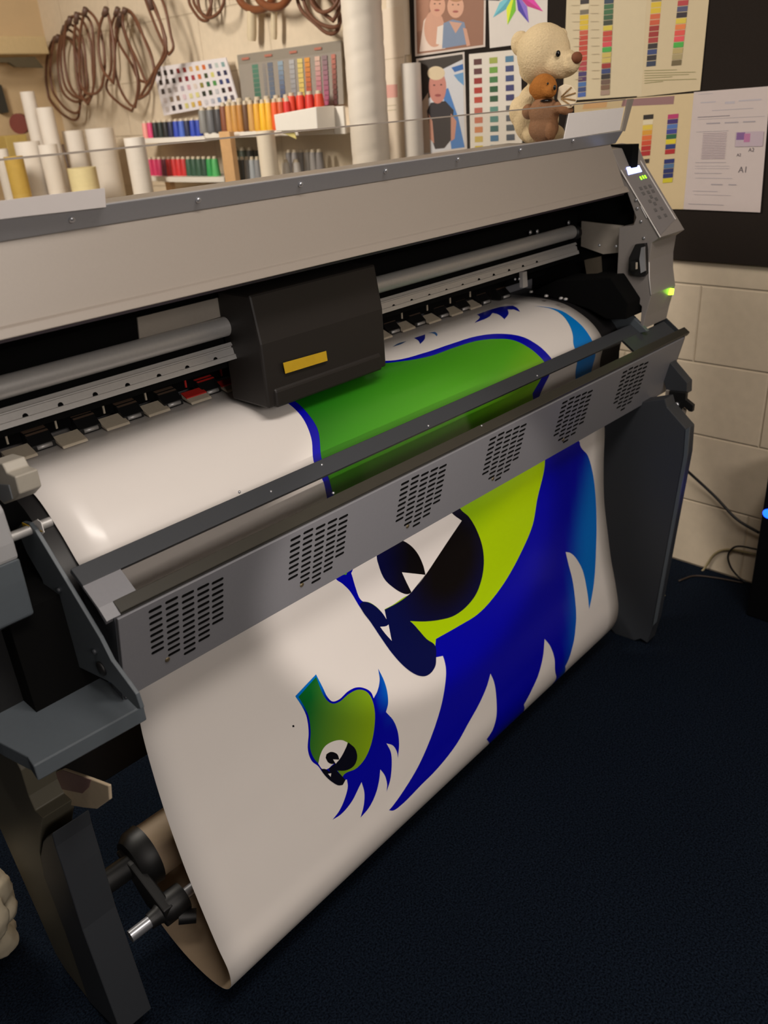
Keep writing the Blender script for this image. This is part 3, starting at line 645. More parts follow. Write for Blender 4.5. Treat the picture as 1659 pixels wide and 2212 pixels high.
# lower body behind the apron
bm = nb(); add_box(bm, .30, 1.87, 1.02, 1.42, .69, .86); part('lower_body', bm, M['void'])
bm = nb(); add_box(bm, .20, 1.95, 1.30, 1.42, .86, 1.31); part('rear_body', bm, M['dark'], bevel=.004)
# after-print dryer: shelf with smoked pane, vented front panel
ZR = onY(660, 1007, .978).z; ZF = onY(873, 1023, .905).z; ZB = onY(865, 1172, .942).z
DX0, DX1 = .3815, 2.02
sa, sb = Vector((0, .978, ZR)), Vector((0, .905, ZF)); sdn = (sb - sa); sn = Vector((0, sdn.z, -sdn.y)).normalized()
if sn.z < 0: sn = -sn
def shp(t, d): q = sa.lerp(sb, t) + sn * d; return (q.y, q.z)
dry = bpy.data.objects.new('dryer', None); dry.empty_display_size = .03; COL.objects.link(dry); dry.parent = pr
bm = nb(); add_poly_prism(bm, [shp(0, 0), shp(.34, .001), shp(.34, -.006), shp(0, -.010)], DX0, 1.87); o = obj('shelf_rear_bar', bm, M['leg'], dry, bevel=.001)
bm = nb(); add_poly_prism(bm, [shp(.34, 0), shp(.77, 0), shp(.77, -.004), shp(.34, -.004)], .437, 1.775); obj('smoked_pane', bm, M['smoke'], dry)
bm = nb(); add_poly_prism(bm, [shp(.34, 0), shp(.77, 0), shp(.77, -.005), shp(.34, -.005)], DX0, .437)
add_poly_prism(bm, [shp(.77, 0), shp(1.0, -.003), shp(1.0, -.011), shp(.77, -.006)], DX0, .402); obj('shelf_end', bm, M['dark'], dry)
bm = nb(); add_poly_prism(bm, [shp(.34, 0), shp(.77, 0), shp(.77, -.005), shp(.34, -.005)], 1.775, 1.98); obj('shelf_end', bm, M['leg'], dry)
bm = nb(); add_poly_prism(bm, [shp(.77, .001), shp(.99, .001), shp(1.0, -.003), shp(1.0, -.011), shp(.77, -.011)], .402, 2.03); obj('shelf_front_bar', bm, mat('olive_black_strip', (50, 48, 42), 0.35), dry, bevel=.001)
for x, y in ((517, 1063), (585, 1062), (695, 1004), (925, 920), (1040, 920), (720, 1065), (1160, 812)):
    screw(onPL(x, y, sa, sn), sn, .0022, dry, M['steel'], 'shelf_screw', .002)
p0 = Vector((0, .906, ZF - .009)); p1 = Vector((0, .942, ZB)); pd = (p1 - p0).normalized(); pn = Vector((0, pd.z, -pd.y))
if pn.y > 0: pn = -pn
PLN = (p1 - p0).length
def pp(v, d): q = p0 + pd * v + pn * d; return (q.y, q.z)
bm = nb(); add_poly_prism(bm, [pp(-.002, 0), pp(PLN, 0), pp(PLN, -.003), pp(PLN - .002, -.028), pp(-.002, -.018)], .396, 2.005)
panel = obj('vented_panel', bm, M['dark'], dry, bevel=.001)
for x in (.3915, 2.002):
    bm = nb(); add_poly_prism(bm, [shp(.02, -.001), shp(1.0, -.003), pp(0, 0), pp(PLN, 0), (1.0, ZB + .004) if x > 1 else (.965, ZB + .01), shp(0, -.02)], x, x + (.004 if x > 1 else .0011)); obj('end_plate', bm, M['leg'], dry)
COLS = [(-.0500, .0117, 8), (-.0235, .0105, 10), (.0030, .0140, 11), (.0290, .0150, 10), (.0540, .0180, 8)]
for k in range(6):
    cx = .5015 + .2523 * k
    bm = nb()
    for dx, v0, n in COLS:
        for j in range(n):
            v = v0 + .0113 * j; w, h = .0105, .0024
            pts = []
            for q in range(5):
                a = -math.pi / 2 + math.pi * q / 4; pts.append((cx + dx + w - h + h * math.cos(a), v + h * math.sin(a)))
            for q in range(5):
                a = math.pi / 2 + math.pi * q / 4; pts.append((cx + dx - w + h + h * math.cos(a), v + h * math.sin(a)))
            vs = [Vector((x, 0, 0)) + p0 + pd * vv + pn * .0004 for x, vv in pts]
            add_slab(bm, vs, -pn, .0003)
    obj('vent_grille', bm, M['void'], panel)
    s2 = Vector((.466 + .2585 * k, 0, 0)) + p0 + pd * .119
    if k < 5: screw(s2 + pn * .0002, pn, .0042, panel, mat('dull_brass_screw', (112, 100, 78), 0.45, 0.6), 'panel_screw', .0015)
# left end: arm, end cover, tray, leg
px_plate('left_support_arm', [(36, 1142), (48, 1128), (62, 1131), (75, 1146), (150, 1270), (215, 1378), (240, 1428), (275, 1475), (293, 1500), (304, 1532), (297, 1532), (240, 1475), (147, 1430), (118, 1330), (90, 1250), (58, 1195)], .374, .006, M['slate'], bevel=.001)
for x, y, r in ((47, 1151, .004), (129, 1274, .0035), (206, 1407, .004), (220, 1444, .011)): screw(onX(x, y, .3735), (-1, 0, 0), r, pr, M['black'] if r > .0045 else M['leg'], 'arm_bolt', .004)
bm = nb(); add_slab(bm, [onX(x, y, .3812) for x, y in ((62, 1131), (80, 1122), (88, 1128), (95, 1150), (90, 1156), (76, 1159))], (1, 0, 0), .001); lb = part('warning_label', bm, M['white'])
bm = nb(); add_slab(bm, [onX(x, y, .3805) for x, y in ((76, 1142), (92, 1148), (78, 1152))], (1, 0, 0), .0008); part('yellow_triangle', bm, M['yellow'], lb)
bm = nb(); add_slab(bm, [onX(x, y, .372) for x, y in ((47, 1129), (52, 1131), (63, 1137), (57, 1141), (50, 1138))], (1, 0, 0), .001); part('yellow_tag', bm, M['yellow'])
bm = nb(); add_poly_prism(bm, yz([(-60, 1050), (0, 1085), (9, 1100), (22, 1140), (32, 1170), (42, 1205), (-60, 1250)], .33), .14, .33)
part('left_end_cover', bm, mat('pale_end_cover', (160, 160, 162), 0.45, noise=.03), bevel=.004)
bm = nb(); add_poly_prism(bm, yz([(-60, 1246), (42, 1204), (55, 1250), (75, 1325), (0, 1368), (-60, 1395)], .33), .14, .33)
part('left_end_cover_base', bm, M['slate'], bevel=.003)
bm = nb(); add_slab(bm, [onX(x, y, .352) for x, y in ((-20, 995), (4, 1002), (14, 1022), (32, 1030), (42, 1068), (30, 1082), (8, 1090), (-20, 1060))], (1, 0, 0), .03)
o = part('edge_clamp', bm, mat('milky_plastic', (168, 162, 150), 0.4), bevel=.002)
bm = nb(); add_slab(bm, [onX(x, y, .3505) for x, y in ((-10, 1045), (18, 1048), (26, 1078), (8, 1086), (-10, 1066))], (1, 0, 0), .002); part('clamp_window', bm, mat('grey_blue_window', (120, 124, 128), 0.3), o)
bm = nb(); add_box(bm, .10, .34, 1.06, 1.30, .66, .83); part('left_body', bm, M['black'], bevel=.003)
TZ = .703
tp = [onZ(x, y, TZ) for x, y in ((310, 1524), (72, 1655), (58, 1634), (0, 1604), (-60, 1565), (-60, 1470), (0, 1440), (110, 1400), (145, 1428), (240, 1475), (300, 1506))]
bm = nb(); add_poly_prism(bm, [(p.x, p.y) for p in tp], TZ - .026, TZ, axis=2); part('stand_top_plate', bm, M['slate'], bevel=.002)
sx, sy = tp[0].x, tp[0].y
px_plate('lever_handle', [(72, 1690), (100, 1676), (135, 1662), (195, 1683), (234, 1698), (236, 1728), (208, 1748), (180, 1745), (100, 1731), (78, 1716)], .315, .005, M['tan'], bevel=.0015)
px_plate('handle_inset', [(100, 1678), (135, 1664), (196, 1685), (192, 1700), (178, 1714), (120, 1702)], .3142, .002, M['mauve'])
px_plate('handle_clip', [(70, 1692), (78, 1690), (90, 1712), (84, 1721), (76, 1712)], .313, .004, M['white'])
def px_floor(name, px, X, t, m, bevel=0.0):
    pts = [(y, max(z, .001)) for y, z in yz(px, X)]; out = []
    for p in pts:
        if not out or (Vector(out[-1]) - Vector(p)).length > .002: out.append(p)
    bm = nb(); add_poly_prism(bm, out, X, X + t); return part(name, bm, m, bevel=bevel)
LEG = [(-40, 1560), (24, 1625), (45, 1665), (62, 1720), (76, 1752), (92, 1768), (88, 1800), (86, 1840), (96, 1890), (142, 2010), (222, 2235), (192, 2235), (120, 2060), (0, 1790), (-40, 1700)]
px_floor('left_leg', LEG, .268, .055, mat('olive_grey_leg', (96, 92, 78), 0.5, noise=.05), bevel=.002)
CV = [(92, 1818), (100, 1808), (112, 1800), (120, 1830), (140, 1890), (178, 2010), (262, 2235), (216, 2235), (140, 2012), (94, 1892), (87, 1850)]
px_floor('left_leg_cover', CV, .2665, .060, M['leg'], bevel=.002)
px_plate('hinge_strip', [(20, 1618), (48, 1650), (75, 1718), (88, 1752), (78, 1752), (50, 1712), (28, 1650)], .284, .006, M['black'], bevel=.001)
for x, y in ((50, 1698), (62, 1719), (28, 1645)): screw(onX(x, y, .283), (-1, 0, 0), .003, pr, M['steel'], 'hinge_screw')
# tension bar in the loop of the sheet, take-up roll behind it
tb = onY(301, 2008, 1.05)
bm = nb(); add_tube(bm, [(.345, 1.05, tb.z), (1.79, 1.05, tb.z)], .011, 16); tens = part('tension_bar', bm, M['steel'], smooth=True, auto=40)
bm = nb(); add_tube(bm, [(.384, 1.05, tb.z), (.40, 1.05, tb.z), (.42, 1.05, tb.z), (.455, 1.05, tb.z)], [.014, .016, .027, .027], 20); add_tube(bm, [(.43, 1.032, tb.z - .018), (.455, 1.015, tb.z - .024)], .013, 14)
part('bar_clamp', bm, M['black'], tens, smooth=True, auto=40)
RY, RZ = 1.15, .20
bm = nb(); add_tube(bm, [(.452, RY, RZ), (1.78, RY, RZ)], .053, 32); roll = part('take_up_roll', bm, M['roll'], smooth=True, auto=40)
bm = nb(); add_tube(bm, [(.415, RY, RZ), (.43, RY, RZ), (.452, RY, RZ)], [.045, .056, .058], 28); add_tube(bm, [(.30, RY, RZ), (.42, RY, RZ)], .022, 16)
part('roll_flange', bm, M['black'], roll, smooth=True, auto=40)
bm = nb(); add_poly_prism(bm, [(RY - .02, RZ + .02), (RY + .03, RZ + .02), (RY - .05, tb.z - .02), (1.03, tb.z - .02), (1.03, tb.z + .02)], .405, .425); part('roll_arm', bm, M['black'], roll, bevel=.003)
bm = nb(); add_box(bm, .30, 1.90, 1.27, 1.32, .30, .40); part('cross_beam', bm, M['black'], bevel=.004)
bm = nb(); add_box(bm, .30, 1.90, 1.27, 1.31, .56, .66); part('cross_beam', bm, M['void'], bevel=.004)
# right leg and arm
px_plate('right_leg', [(1296, 880), (1436, 862), (1441, 880), (1483, 928), (1479, 985), (1412, 1345), (1398, 1389), (1384, 1380), (1370, 1384), (1330, 1370), (1300, 1340)], 1.873, .045, M['leg'], bevel=.002)
px_plate('right_leg_flange', [(1481, 928), (1489, 923), (1484, 985), (1417, 1345), (1410, 1352), (1477, 985)], 1.87, .006, M['slate'])
px_plate('right_support_arm', [(1400, 716), (1428, 760), (1484, 827), (1483, 851), (1441, 847), (1417, 772), (1385, 720)], 1.965, .03, M['leg'], bevel=.001)
px_plate('arm_bracket', [(1438, 843), (1444, 845), (1443, 878), (1470, 899), (1476, 880), (1481, 884), (1474, 918), (1434, 878)], 1.955, .008, M['plate'])
lt = px_plate('latch_lever', [(1445, 845), (1482, 849), (1481, 863), (1497, 876), (1495, 890), (1488, 889), (1478, 879), (1471, 884), (1467, 897), (1443, 880)], 1.945, .012, M['black'], bevel=.001)
screw(onX(1462, 874, 1.944), (-1, 0, 0), .0065, lt, M['steel'], 'latch_screw', .004)

# ------------------------------------------------------------------ things on the block wall
def sheet_on_wall(name, label, cat, px, off, base, marks=(), group=None, thick=.0012, m=None):
    """a paper pinned to the wall; marks are flat printed patches: (outline in photo points, colour)"""
    X = WX - off; bm = nb(); cl = bm.loops.layers.float_color.new('Col')
    fs = add_slab(bm, [onX(x, y, X) for x, y in px], (1, 0, 0), thick)
    k = L3(base)
    for f in fs:
        for lp in f.loops: lp[cl] = k
    for n, (q, c) in enumerate(marks):
        c = L3(c); e = X - .0003 - .00004 * n
        vs = [bm.verts.new(onX(x, y, e)) for x, y in q]
        f = bm.faces.new(vs)
        for lp in f.loops: lp[cl] = c
    bmesh.ops.recalc_face_normals(bm, faces=bm.faces)
    o = obj(name, bm, m or M['paper'], recalc=False)
    return tag(o, label, cat, group)
def cell(px4, u0, v0, u1, v1):
    """a rectangle inside a four-cornered paper (corners: top left, top right, bottom right, bottom left)"""
    tl, tr, br, bl = [Vector((*p, 0)) for p in px4]
    def q(u, v): p = tl.lerp(tr, u).lerp(bl.lerp(br, u), v); return (p.x, p.y)
    return [q(u0, v0), q(u1, v0), q(u1, v1), q(u0, v1)]
def ell(cx, cy, rx, ry, n=20, a=0): return [(cx + rx * math.cos(t) * math.cos(a) - ry * math.sin(t) * math.sin(a), cy + rx * math.cos(t) * math.sin(a) + ry * math.sin(t) * math.cos(a)) for t in [2 * math.pi * i / n for i in range(n)]]
# black pinboard
bp = [onX(x, y, WX - .018) for x, y in ((893, 122), (1461, 561), (1760, 588))]
zb = bp[1].z
yb0 = onX(886, 60, WX - .018).y
bm = nb(); add_box(bm, WX - .018, WX - .0008, .55, yb0, zb, 1.98)
tag(obj('pinboard', bm, M['board'], bevel=.001), 'long black felt pinboard on the block wall behind the papers', 'board')
# photograph prints
sheet_on_wall('photo_print', 'brown toned photo of two smiling small children in white and blue', 'photo', [(893, -60), (1050, -60), (1048, 101), (897, 122)], .021, (214, 200, 190),
    [([(897, -60), (1046, -60), (1044, 97), (901, 117)], (150, 106, 84)),
     ([(897, -60), (930, -60), (925, 60), (900, 70)], (170, 122, 98)),
     ([(906, 112), (915, 45), (928, 28), (950, 45), (962, 105)], (226, 206, 192)), (ell(938, 62, 22, 40), (206, 156, 132)),
     ([(942, 95), (945, 58), (962, 52), (975, 100)], (226, 214, 204)),
     ([(955, 105), (958, 50), (978, 42), (1003, 48), (1012, 95)], (124, 140, 166)), ([(970, 46), (984, 72), (998, 50)], (204, 158, 136)),
     (ell(945, 12, 17, 24), (212, 160, 134)), (ell(984, 14, 18, 25), (214, 164, 138)), (ell(945, -12, 18, 14), (160, 112, 80)), (ell(985, -10, 19, 14), (176, 128, 92)),
     (ell(939, 8, 2, 1.4, 8), (90, 56, 44)), (ell(950, 8, 2, 1.4, 8), (90, 56, 44)), (ell(978, 10, 2, 1.4, 8), (90, 56, 44)), (ell(990, 10, 2, 1.4, 8), (90, 56, 44)),
     (ell(944, 22, 6, 2.4, 10), (168, 92, 84)), (ell(984, 25, 6.5, 2.6, 10), (168, 92, 84)),
     ([(1000, 60), (1008, 62), (1016, 98), (1008, 100)], (206, 156, 132))])
sheet_on_wall('photo_print', 'photo of a fair haired child in a dark top before a blue slide', 'photo', [(899, 127), (1003, 112), (1009, 322), (905, 340)], .0205, (206, 196, 188),
    [([(904, 131), (999, 117), (1004, 318), (909, 334)], (206, 206, 210)), ([(904, 131), (999, 117), (1000, 128), (955, 150), (940, 200), (908, 230)], (54, 46, 40)),
     ([(975, 146), (1000, 138), (1001, 150), (982, 156)], (54, 104, 170)), ([(980, 162), (1001, 156), (1002, 185), (990, 175)], (104, 152, 196)),
     ([(955, 196), (968, 190), (990, 255), (1004, 318), (975, 322), (968, 260)], (74, 124, 186)), ([(908, 225), (925, 200), (930, 330), (910, 332)], (176, 150, 128)),
     ([(922, 240), (930, 222), (962, 218), (980, 238), (976, 300), (960, 320), (940, 322), (932, 300)], (48, 42, 44)),
     ([(926, 245), (934, 262), (938, 310), (928, 300)], (196, 140, 120)), ([(974, 245), (986, 262), (982, 300), (974, 305)], (196, 140, 120)),
     (ell(945, 188, 19, 36), (196, 130, 116)), (ell(942, 158, 19, 15), (216, 196, 162)), (ell(938, 184, 2.4, 1.6, 8), (70, 40, 36)), (ell(953, 183, 2.4, 1.6, 8), (70, 40, 36)), (ell(946, 206, 7, 3, 10), (150, 76, 72))])
# star poster
def petal(a, l, w): 
    cx, cy = 1113, -18
    t = (cx + l * math.cos(a), cy + l * math.sin(a)); m1 = (cx + l * .55 * math.cos(a - w), cy + l * .55 * math.sin(a - w)); m2 = (cx + l * .55 * math.cos(a + w), cy + l * .55 * math.sin(a + w))
    return (cx, cy), m1, t, m2
mk = []
for a, c1_, c2_ in ((2.28, (120, 200, 214), (90, 170, 190)), (1.80, (226, 240, 40), (120, 196, 30)), (1.16, (70, 56, 170), (140, 110, 210)), (.62, (200, 40, 130), (226, 60, 170)), (.05, (230, 60, 60), (200, 40, 60)), (2.9, (40, 120, 140), (60, 60, 70))):
    o_, m1, t, m2 = petal(a, 74, .26)
    mk += [([o_, m1, t], c2_), ([o_, t, m2], c1_)]
sheet_on_wall('star_poster', 'white poster with a pointed rainbow coloured star, above the swatch card', 'poster', [(1053, -70), (1184, -74), (1181, 88), (1058, 104)], .0212, (222, 214, 206), mk)
# three column colour card
cc = [(1013, 117), (1125, 106), (1128, 330), (1016, 336)]
c1_ = [(92, 52, 50), (98, 56, 58), (150, 44, 40), (176, 54, 44), (186, 74, 56), (184, 100, 84), (198, 116, 90), (206, 132, 88), (202, 176, 92), (206, 180, 60)]
c2_ = [(160, 170, 76), (110, 160, 62), (66, 122, 70), (42, 90, 52), (46, 86, 56), (96, 142, 128), (84, 136, 128), (60, 104, 100), (70, 116, 150), (88, 130, 150)]
c3_ = [(82, 128, 160), (62, 70, 120), (60, 74, 124), (62, 62, 112), (58, 58, 104), (92, 92, 100), (86, 90, 100), (80, 88, 96), (76, 84, 96), (70, 80, 96)]
mk = []
for ci, (u, cols) in enumerate(((.09, c1_), (.39, c2_), (.70, c3_))):
    for i, c in enumerate(cols):
        v = .055 + .0935 * i + (.012 if i > 4 else 0)
        mk.append((cell(cc, u, v, u + .155, v + .058), c))
sheet_on_wall('swatch_card', 'white card with three columns of colour swatches, left of the cream bear', 'colour card', cc, .0212, (224, 216, 204), mk)
# big thread cards
kA = [(1226, -40), (1396, -40), (1380, 207), (1240, 214)]
def column(px0, px1, w0, w1, cols, gap=.10):
    n = len(cols); out = []
    for i, c in enumerate(cols):
        if c is None: continue
        t0, t1 = (i + gap / 2) / n, (i + 1 - gap / 2) / n
        a = Vector((*px0, 0)).lerp(Vector((*px1, 0)), t0); b_ = Vector((*px0, 0)).lerp(Vector((*px1, 0)), t1); wa = w0 + (w1 - w0) * t0; wb = w0 + (w1 - w0) * t1
        out.append(([(a.x, a.y), (a.x + wa, a.y - 2), (b_.x + wb, b_.y - 2), (b_.x, b_.y)], c))
    return out
Y_, O_, R_, D_, P_, B_, N_, K_, G_, T_, W_ = (222, 190, 50), (220, 110, 60), (196, 70, 52), (160, 48, 44), (70, 56, 110), (70, 110, 170), (56, 70, 120), (50, 42, 44), (60, 150, 66), (180, 160, 110), (222, 208, 176)
mk = column((1254, -12), (1248, 211), 19, 17, [K_, K_, W_, (120, 112, 96), Y_, Y_, Y_, (204, 92, 66), R_, R_, R_, R_, R_, (176, 64, 70), (180, 66, 76), P_, (84, 52, 96), B_, N_, (72, 100, 170)], .12)
mk += column((1306, -14), (1297, 207), 20, 19, [K_, (52, 70, 90), (62, 110, 72), (62, 110, 72), (56, 96, 64), (60, 66, 52), (218, 196, 70), R_, (206, 70, 66), (220, 76, 86), (70, 170, 74), (206, 184, 96), (208, 186, 100), D_, N_, K_, (112, 88, 76), (124, 94, 74), (166, 140, 124)], .12)
mk += [(cell(kA, .03 + .25 * (i % 2), .2 + .07 * (i // 2), .14 + .25 * (i % 2), .205 + .07 * (i // 2)), (196, 180, 150)) for i in range(20)]
sheet_on_wall('thread_colour_card', 'tall thread colour card with two columns, right behind the cream bear', 'colour card', [(1226, -60), (1400, -60), (1386, 207), (1216, 218)], .0213, (214, 198, 164), mk)
mk = column((1408, -8), (1396, 145), 22, 20, [(140, 126, 96), Y_, Y_, (214, 104, 62), (206, 90, 56), D_, D_, (170, 56, 56), K_, N_, K_, (50, 60, 84)], .12)
mk += column((1466, -12), (1450, 143), 23, 21, [(220, 150, 50), (186, 62, 66), (84, 84, 116), (50, 40, 48), (222, 198, 70), (232, 130, 70), (228, 84, 74), (232, 84, 92), (74, 176, 70), (186, 166, 110), (172, 156, 112), (112, 98, 66)], .12)
mk += [([(1372 + 20, 152 + 5.4 * i), (1372 + 20 + w, 150 + 5.0 * i), (1372 + 20 + w, 151 + 5.0 * i), (1372 + 20, 153.2 + 5.4 * i)], (150, 146, 96)) for i, w in enumerate((70, 110, 96, 60, 112, 40))]
sheet_on_wall('thread_colour_card', 'cream thread colour card beside the bare black board, top right', 'colour card', [(1392, -60), (1537, -60), (1512, 195), (1376, 210)], .0211, (212, 194, 158), mk)
mk = [([(1346, 215), (1457, 207), (1455, 225), (1342, 230)], (150, 112, 112)), ([(1262, 222), (1312, 218), (1310, 232), (1258, 236)], (216, 170, 116))]
mk += column((1390, 248), (1384, 338), 22, 20, [(40, 32, 28), (226, 212, 180), (224, 194, 70), (220, 156, 50), (224, 110, 52), (208, 76, 46), (184, 40, 38), (176, 40, 40)], .10)
mk += [([(1391, 344), (1403, 343), (1402, 352), (1395, 353)], (44, 34, 30))]
mk += column((1443, 247), (1436, 334), 23, 21, [(186, 54, 110), (66, 40, 110), (80, 116, 180), (62, 66, 150), (38, 100, 66), (222, 202, 44), (40, 58, 118), (180, 40, 42)], .10)
mk += column((1435, 344), (1431, 396), 22, 21, [(36, 46, 110), (76, 110, 150), (34, 46, 104), (38, 48, 108), (210, 196, 40)], .10)
sheet_on_wall('thread_colour_card', 'lower thread colour card partly behind the control tower and the white form', 'colour card', [(1240, 222), (1500, 201), (1476, 452), (1250, 452)], .0222, (214, 192, 150), mk)
# white form with sizes
F4 = [(1499, 199), (1664, 186), (1642, 459), (1476, 452)]
mk = []
for v, u0, u1, t, g in ((.02, .06, .25, .004, 178), (.09, .1, .3, .01, 186), (.10, .42, .55, .02, 190), (.095, .6, .9, .012, 188), (.165, .26, .8, .005, 176), (.215, .08, .5, .006, 130), (.235, .08, .96, .003, 170), (.27, .2, .38, .010, 160), (.27, .44, .62, .010, 164), (.27, .68, .84, .010, 166), (.34, .08, .5, .004, 172), (.60, .1, .5, .004, 168), (.63, .1, .55, .003, 184), (.65, .1, .55, .003, 184), (.69, .1, .46, .004, 168), (.73, .12, .6, .004, 184), (.78, .33, .48, .008, 164), (.78, .56, .66, .008, 164), (.84, .1, .42, .004, 176), (.87, .12, .6, .003, 186), (.95, .06, .52, .004, 170)):
    mk.append((cell(F4, u0, v, u1, v + t), (g, g - 8, g - 2)))
for i in range(16):
    mk.append((cell(F4, .17, .355 + .014 * i, .48, .360 + .014 * i), (180, 164, 172)))
mk.append((cell(F4, .60, .355, .96, .475), (190, 172, 182))); mk.append((cell(F4, .61, .36, .72, .42), (132, 96, 148))); mk.append((cell(F4, .71, .37, .79, .44), (186, 120, 160)))
form = sheet_on_wall('size_form', 'white printed form marked A1 and A2 at the lower right of the pinboard', 'paper', F4, .0232, (206, 192, 188), mk)
def wall_text(txt, px, size, off, m, parent):
    cu = bpy.data.curves.new('lettering', 'FONT'); cu.body = txt; cu.size = size; cu.extrude = .0002; cu.align_x = 'CENTER'; cu.align_y = 'CENTER'
    tmp = bpy.data.objects.new('tmp', cu); COL.objects.link(tmp)
    dg = bpy.context.evaluated_depsgraph_get(); me = bpy.data.meshes.new_from_object(tmp.evaluated_get(dg))
    bpy.data.objects.remove(tmp); bpy.data.curves.remove(cu)
    p = onX(*px, WX - off); R = Matrix(((0, 0, -1), (-1, 0, 0), (0, 1, 0)))
    base = wloc(parent)
    for v in me.vertices: v.co = R @ v.co + p - base
    o = bpy.data.objects.new('lettering', me); COL.objects.link(o); me.materials.clear(); me.materials.append(m); o.parent = parent
    return o
TXT = mat('dark_grey_text', (104, 94, 98), 0.7)
wall_text('A1', (1605, 367), .021, .0238, TXT, form); wall_text('A2', (1623, 324), .013, .0238, TXT, form); wall_text('A2', (1596, 335), .010, .0238, TXT, form)
sheet_on_wall('paper_strip', 'long white paper strip with a pink picture beside the spiral tube', 'paper', [(826, 20), (872, 12), (879, 345), (832, 356)], .004, (222, 208, 190),
    [([(830, 184), (858, 182), (859, 210), (831, 212)], (214, 160, 150)), ([(834, 228), (856, 226), (856, 228), (834, 230)], (190, 176, 150)), ([(834, 238), (856, 236), (856, 238), (834, 240)], (190, 176, 150)), ([(830, 128), (872, 122), (872, 124), (830, 130)], (196, 180, 158))])
sheet_on_wall('paper_sheet', 'plain cream sheet pinned beside the photo of two children', 'paper', [(833, -50), (884, -60), (886, 118), (838, 125)], .0035, (224, 212, 196), [([(846, 76), (854, 78), (852, 82), (846, 80)], (120, 110, 96))])
bm = nb(); p = onX(893, 136, WX - .055); q = onX(902, 335, WX - .055)
add_tube(bm, [(p.x, p.y + .012, .95), (p.x, p.y + .012, p.z)], .033, 22)
tag(obj('paper_roll', bm, M['whitep'], smooth=True, auto=40), 'upright white roll standing in front of the photo of the fair haired child', 'roll')

# thread swatch charts
c0 = [(330, 146), (487, 124), (514, 220), (354, 250)]
rows = [[(40, 32, 30), (44, 34, 32), (44, 34, 32), (130, 40, 42), (136, 40, 40), (214, 170, 120), (206, 160, 80), (206, 104, 50), (110, 110, 130), (180, 190, 186), (130, 160, 160)],
        [(60, 50, 46), (64, 54, 50), (50, 44, 42), (104, 36, 36), (130, 36, 50), (160, 60, 70), (206, 110, 60), (60, 70, 40), (206, 200, 120), (60, 60, 90), (44, 44, 76)],
        [(72, 62, 60), (140, 130, 126), (170, 158, 156), (170, 160, 170), (206, 160, 170), (214, 200, 190), (140, 130, 60), (50, 100, 70), (74, 140, 70), (50, 60, 110), (52, 60, 110)],
        [(200, 188, 186), (140, 122, 104), (130, 104, 84), (214, 190, 196), (214, 206, 150), (216, 208, 140), (40, 44, 34), (50, 60, 40), (190, 190, 194), (40, 32, 34), (80, 40, 42)],
        [(196, 186, 182), (44, 36, 44), (48, 40, 50), (206, 196, 120), (206, 176, 90), (206, 150, 70), (200, 196, 200), (180, 180, 190), (110, 130, 160), (60, 60, 90), (90, 80, 90)]]
mk = []
for r, row in enumerate(rows):
    for i, c in enumerate(row):
        u, v = .04 + .088 * i, .09 + .185 * r
        mk.append((cell(c0, u, v, u + .043, v + .105), c))
sheet_on_wall('thread_swatch_chart', 'white tilted chart dotted with five rows of thread colours', 'chart', c0, .05, (222, 216, 218), mk, thick=.006)
c0 = [(512, 119), (736, 87), (742, 225), (526, 243)]
cols = [((.13, .19), (86, 130, 110), (60, 100, 84)), ((.23, .26), (140, 134, 130), (120, 122, 126)), ((.28, .33), (104, 110, 124), (96, 110, 130)), ((.38, .43), (140, 160, 176), (56, 62, 96)), ((.49, .54), (172, 172, 174), (130, 130, 134)), ((.57, .62), (212, 194, 120), (206, 180, 90)), ((.64, .69), (214, 150, 70), (160, 56, 60)), ((.74, .79), (206, 176, 160), (166, 84, 110)), ((.81, .86), (140, 120, 124), (170, 90, 120)), ((.90, .94), (190, 120, 106), (80, 50, 48))]
mk = [(cell(c0, 0, 0, 1, .17), (140, 132, 120))]
for (u0, u1), ca, cb_ in cols:
    for j in range(10):
        t = j / 9; c = tuple(int(a + (b_ - a) * t) for a, b_ in zip(ca, cb_))
        mk.append((cell(c0, u0, .2 + .08 * j, u1, .2 + .08 * (j + 1) - .008), c))
for u in (.04, .26, .50, .74): mk.append((cell(c0, u, .06, u + .07, .10), (176, 110, 92)))
sheet_on_wall('thread_sample_board', 'grey board of long thread sample strips left of the spiral tube', 'chart', c0, .02, (150, 142, 132), mk, thick=.006)

# spiral wrapped white tube from floor to ceiling
tp_ = onX(780, 0, 2.21)
bm = nb(); R_T = .0655; path = []
seg = 36; rings = []; zz = [.02 + i * .01235 for i in range(216)]
for z in zz:
    ring = []
    for k in range(seg):
        a = 2 * math.pi * k / seg; ph = ((z / .098) - a / (2 * math.pi)) % 1.0
        d = .0024 * math.exp(-((ph - .5) / .07) ** 2)
        ring.append(bm.verts.new((2.21 + (R_T - d) * math.cos(a), tp_.y + (R_T - d) * math.sin(a), z)))
    rings.append(ring)
for a, b_ in zip(rings[:-1], rings[1:]):
    for k in range(seg): bm.faces.new((a[k], a[(k + 1) % seg], b_[(k + 1) % seg], b_[k]))
bm.faces.new(list(reversed(rings[0]))); bm.faces.new(rings[-1])
tag(obj('spiral_tube', bm, mat('white_spiral_duct', (222, 212, 198), .55, noise=.02), smooth=True, auto=60), 'tall white spiral wrapped tube standing from floor to ceiling', 'tube')

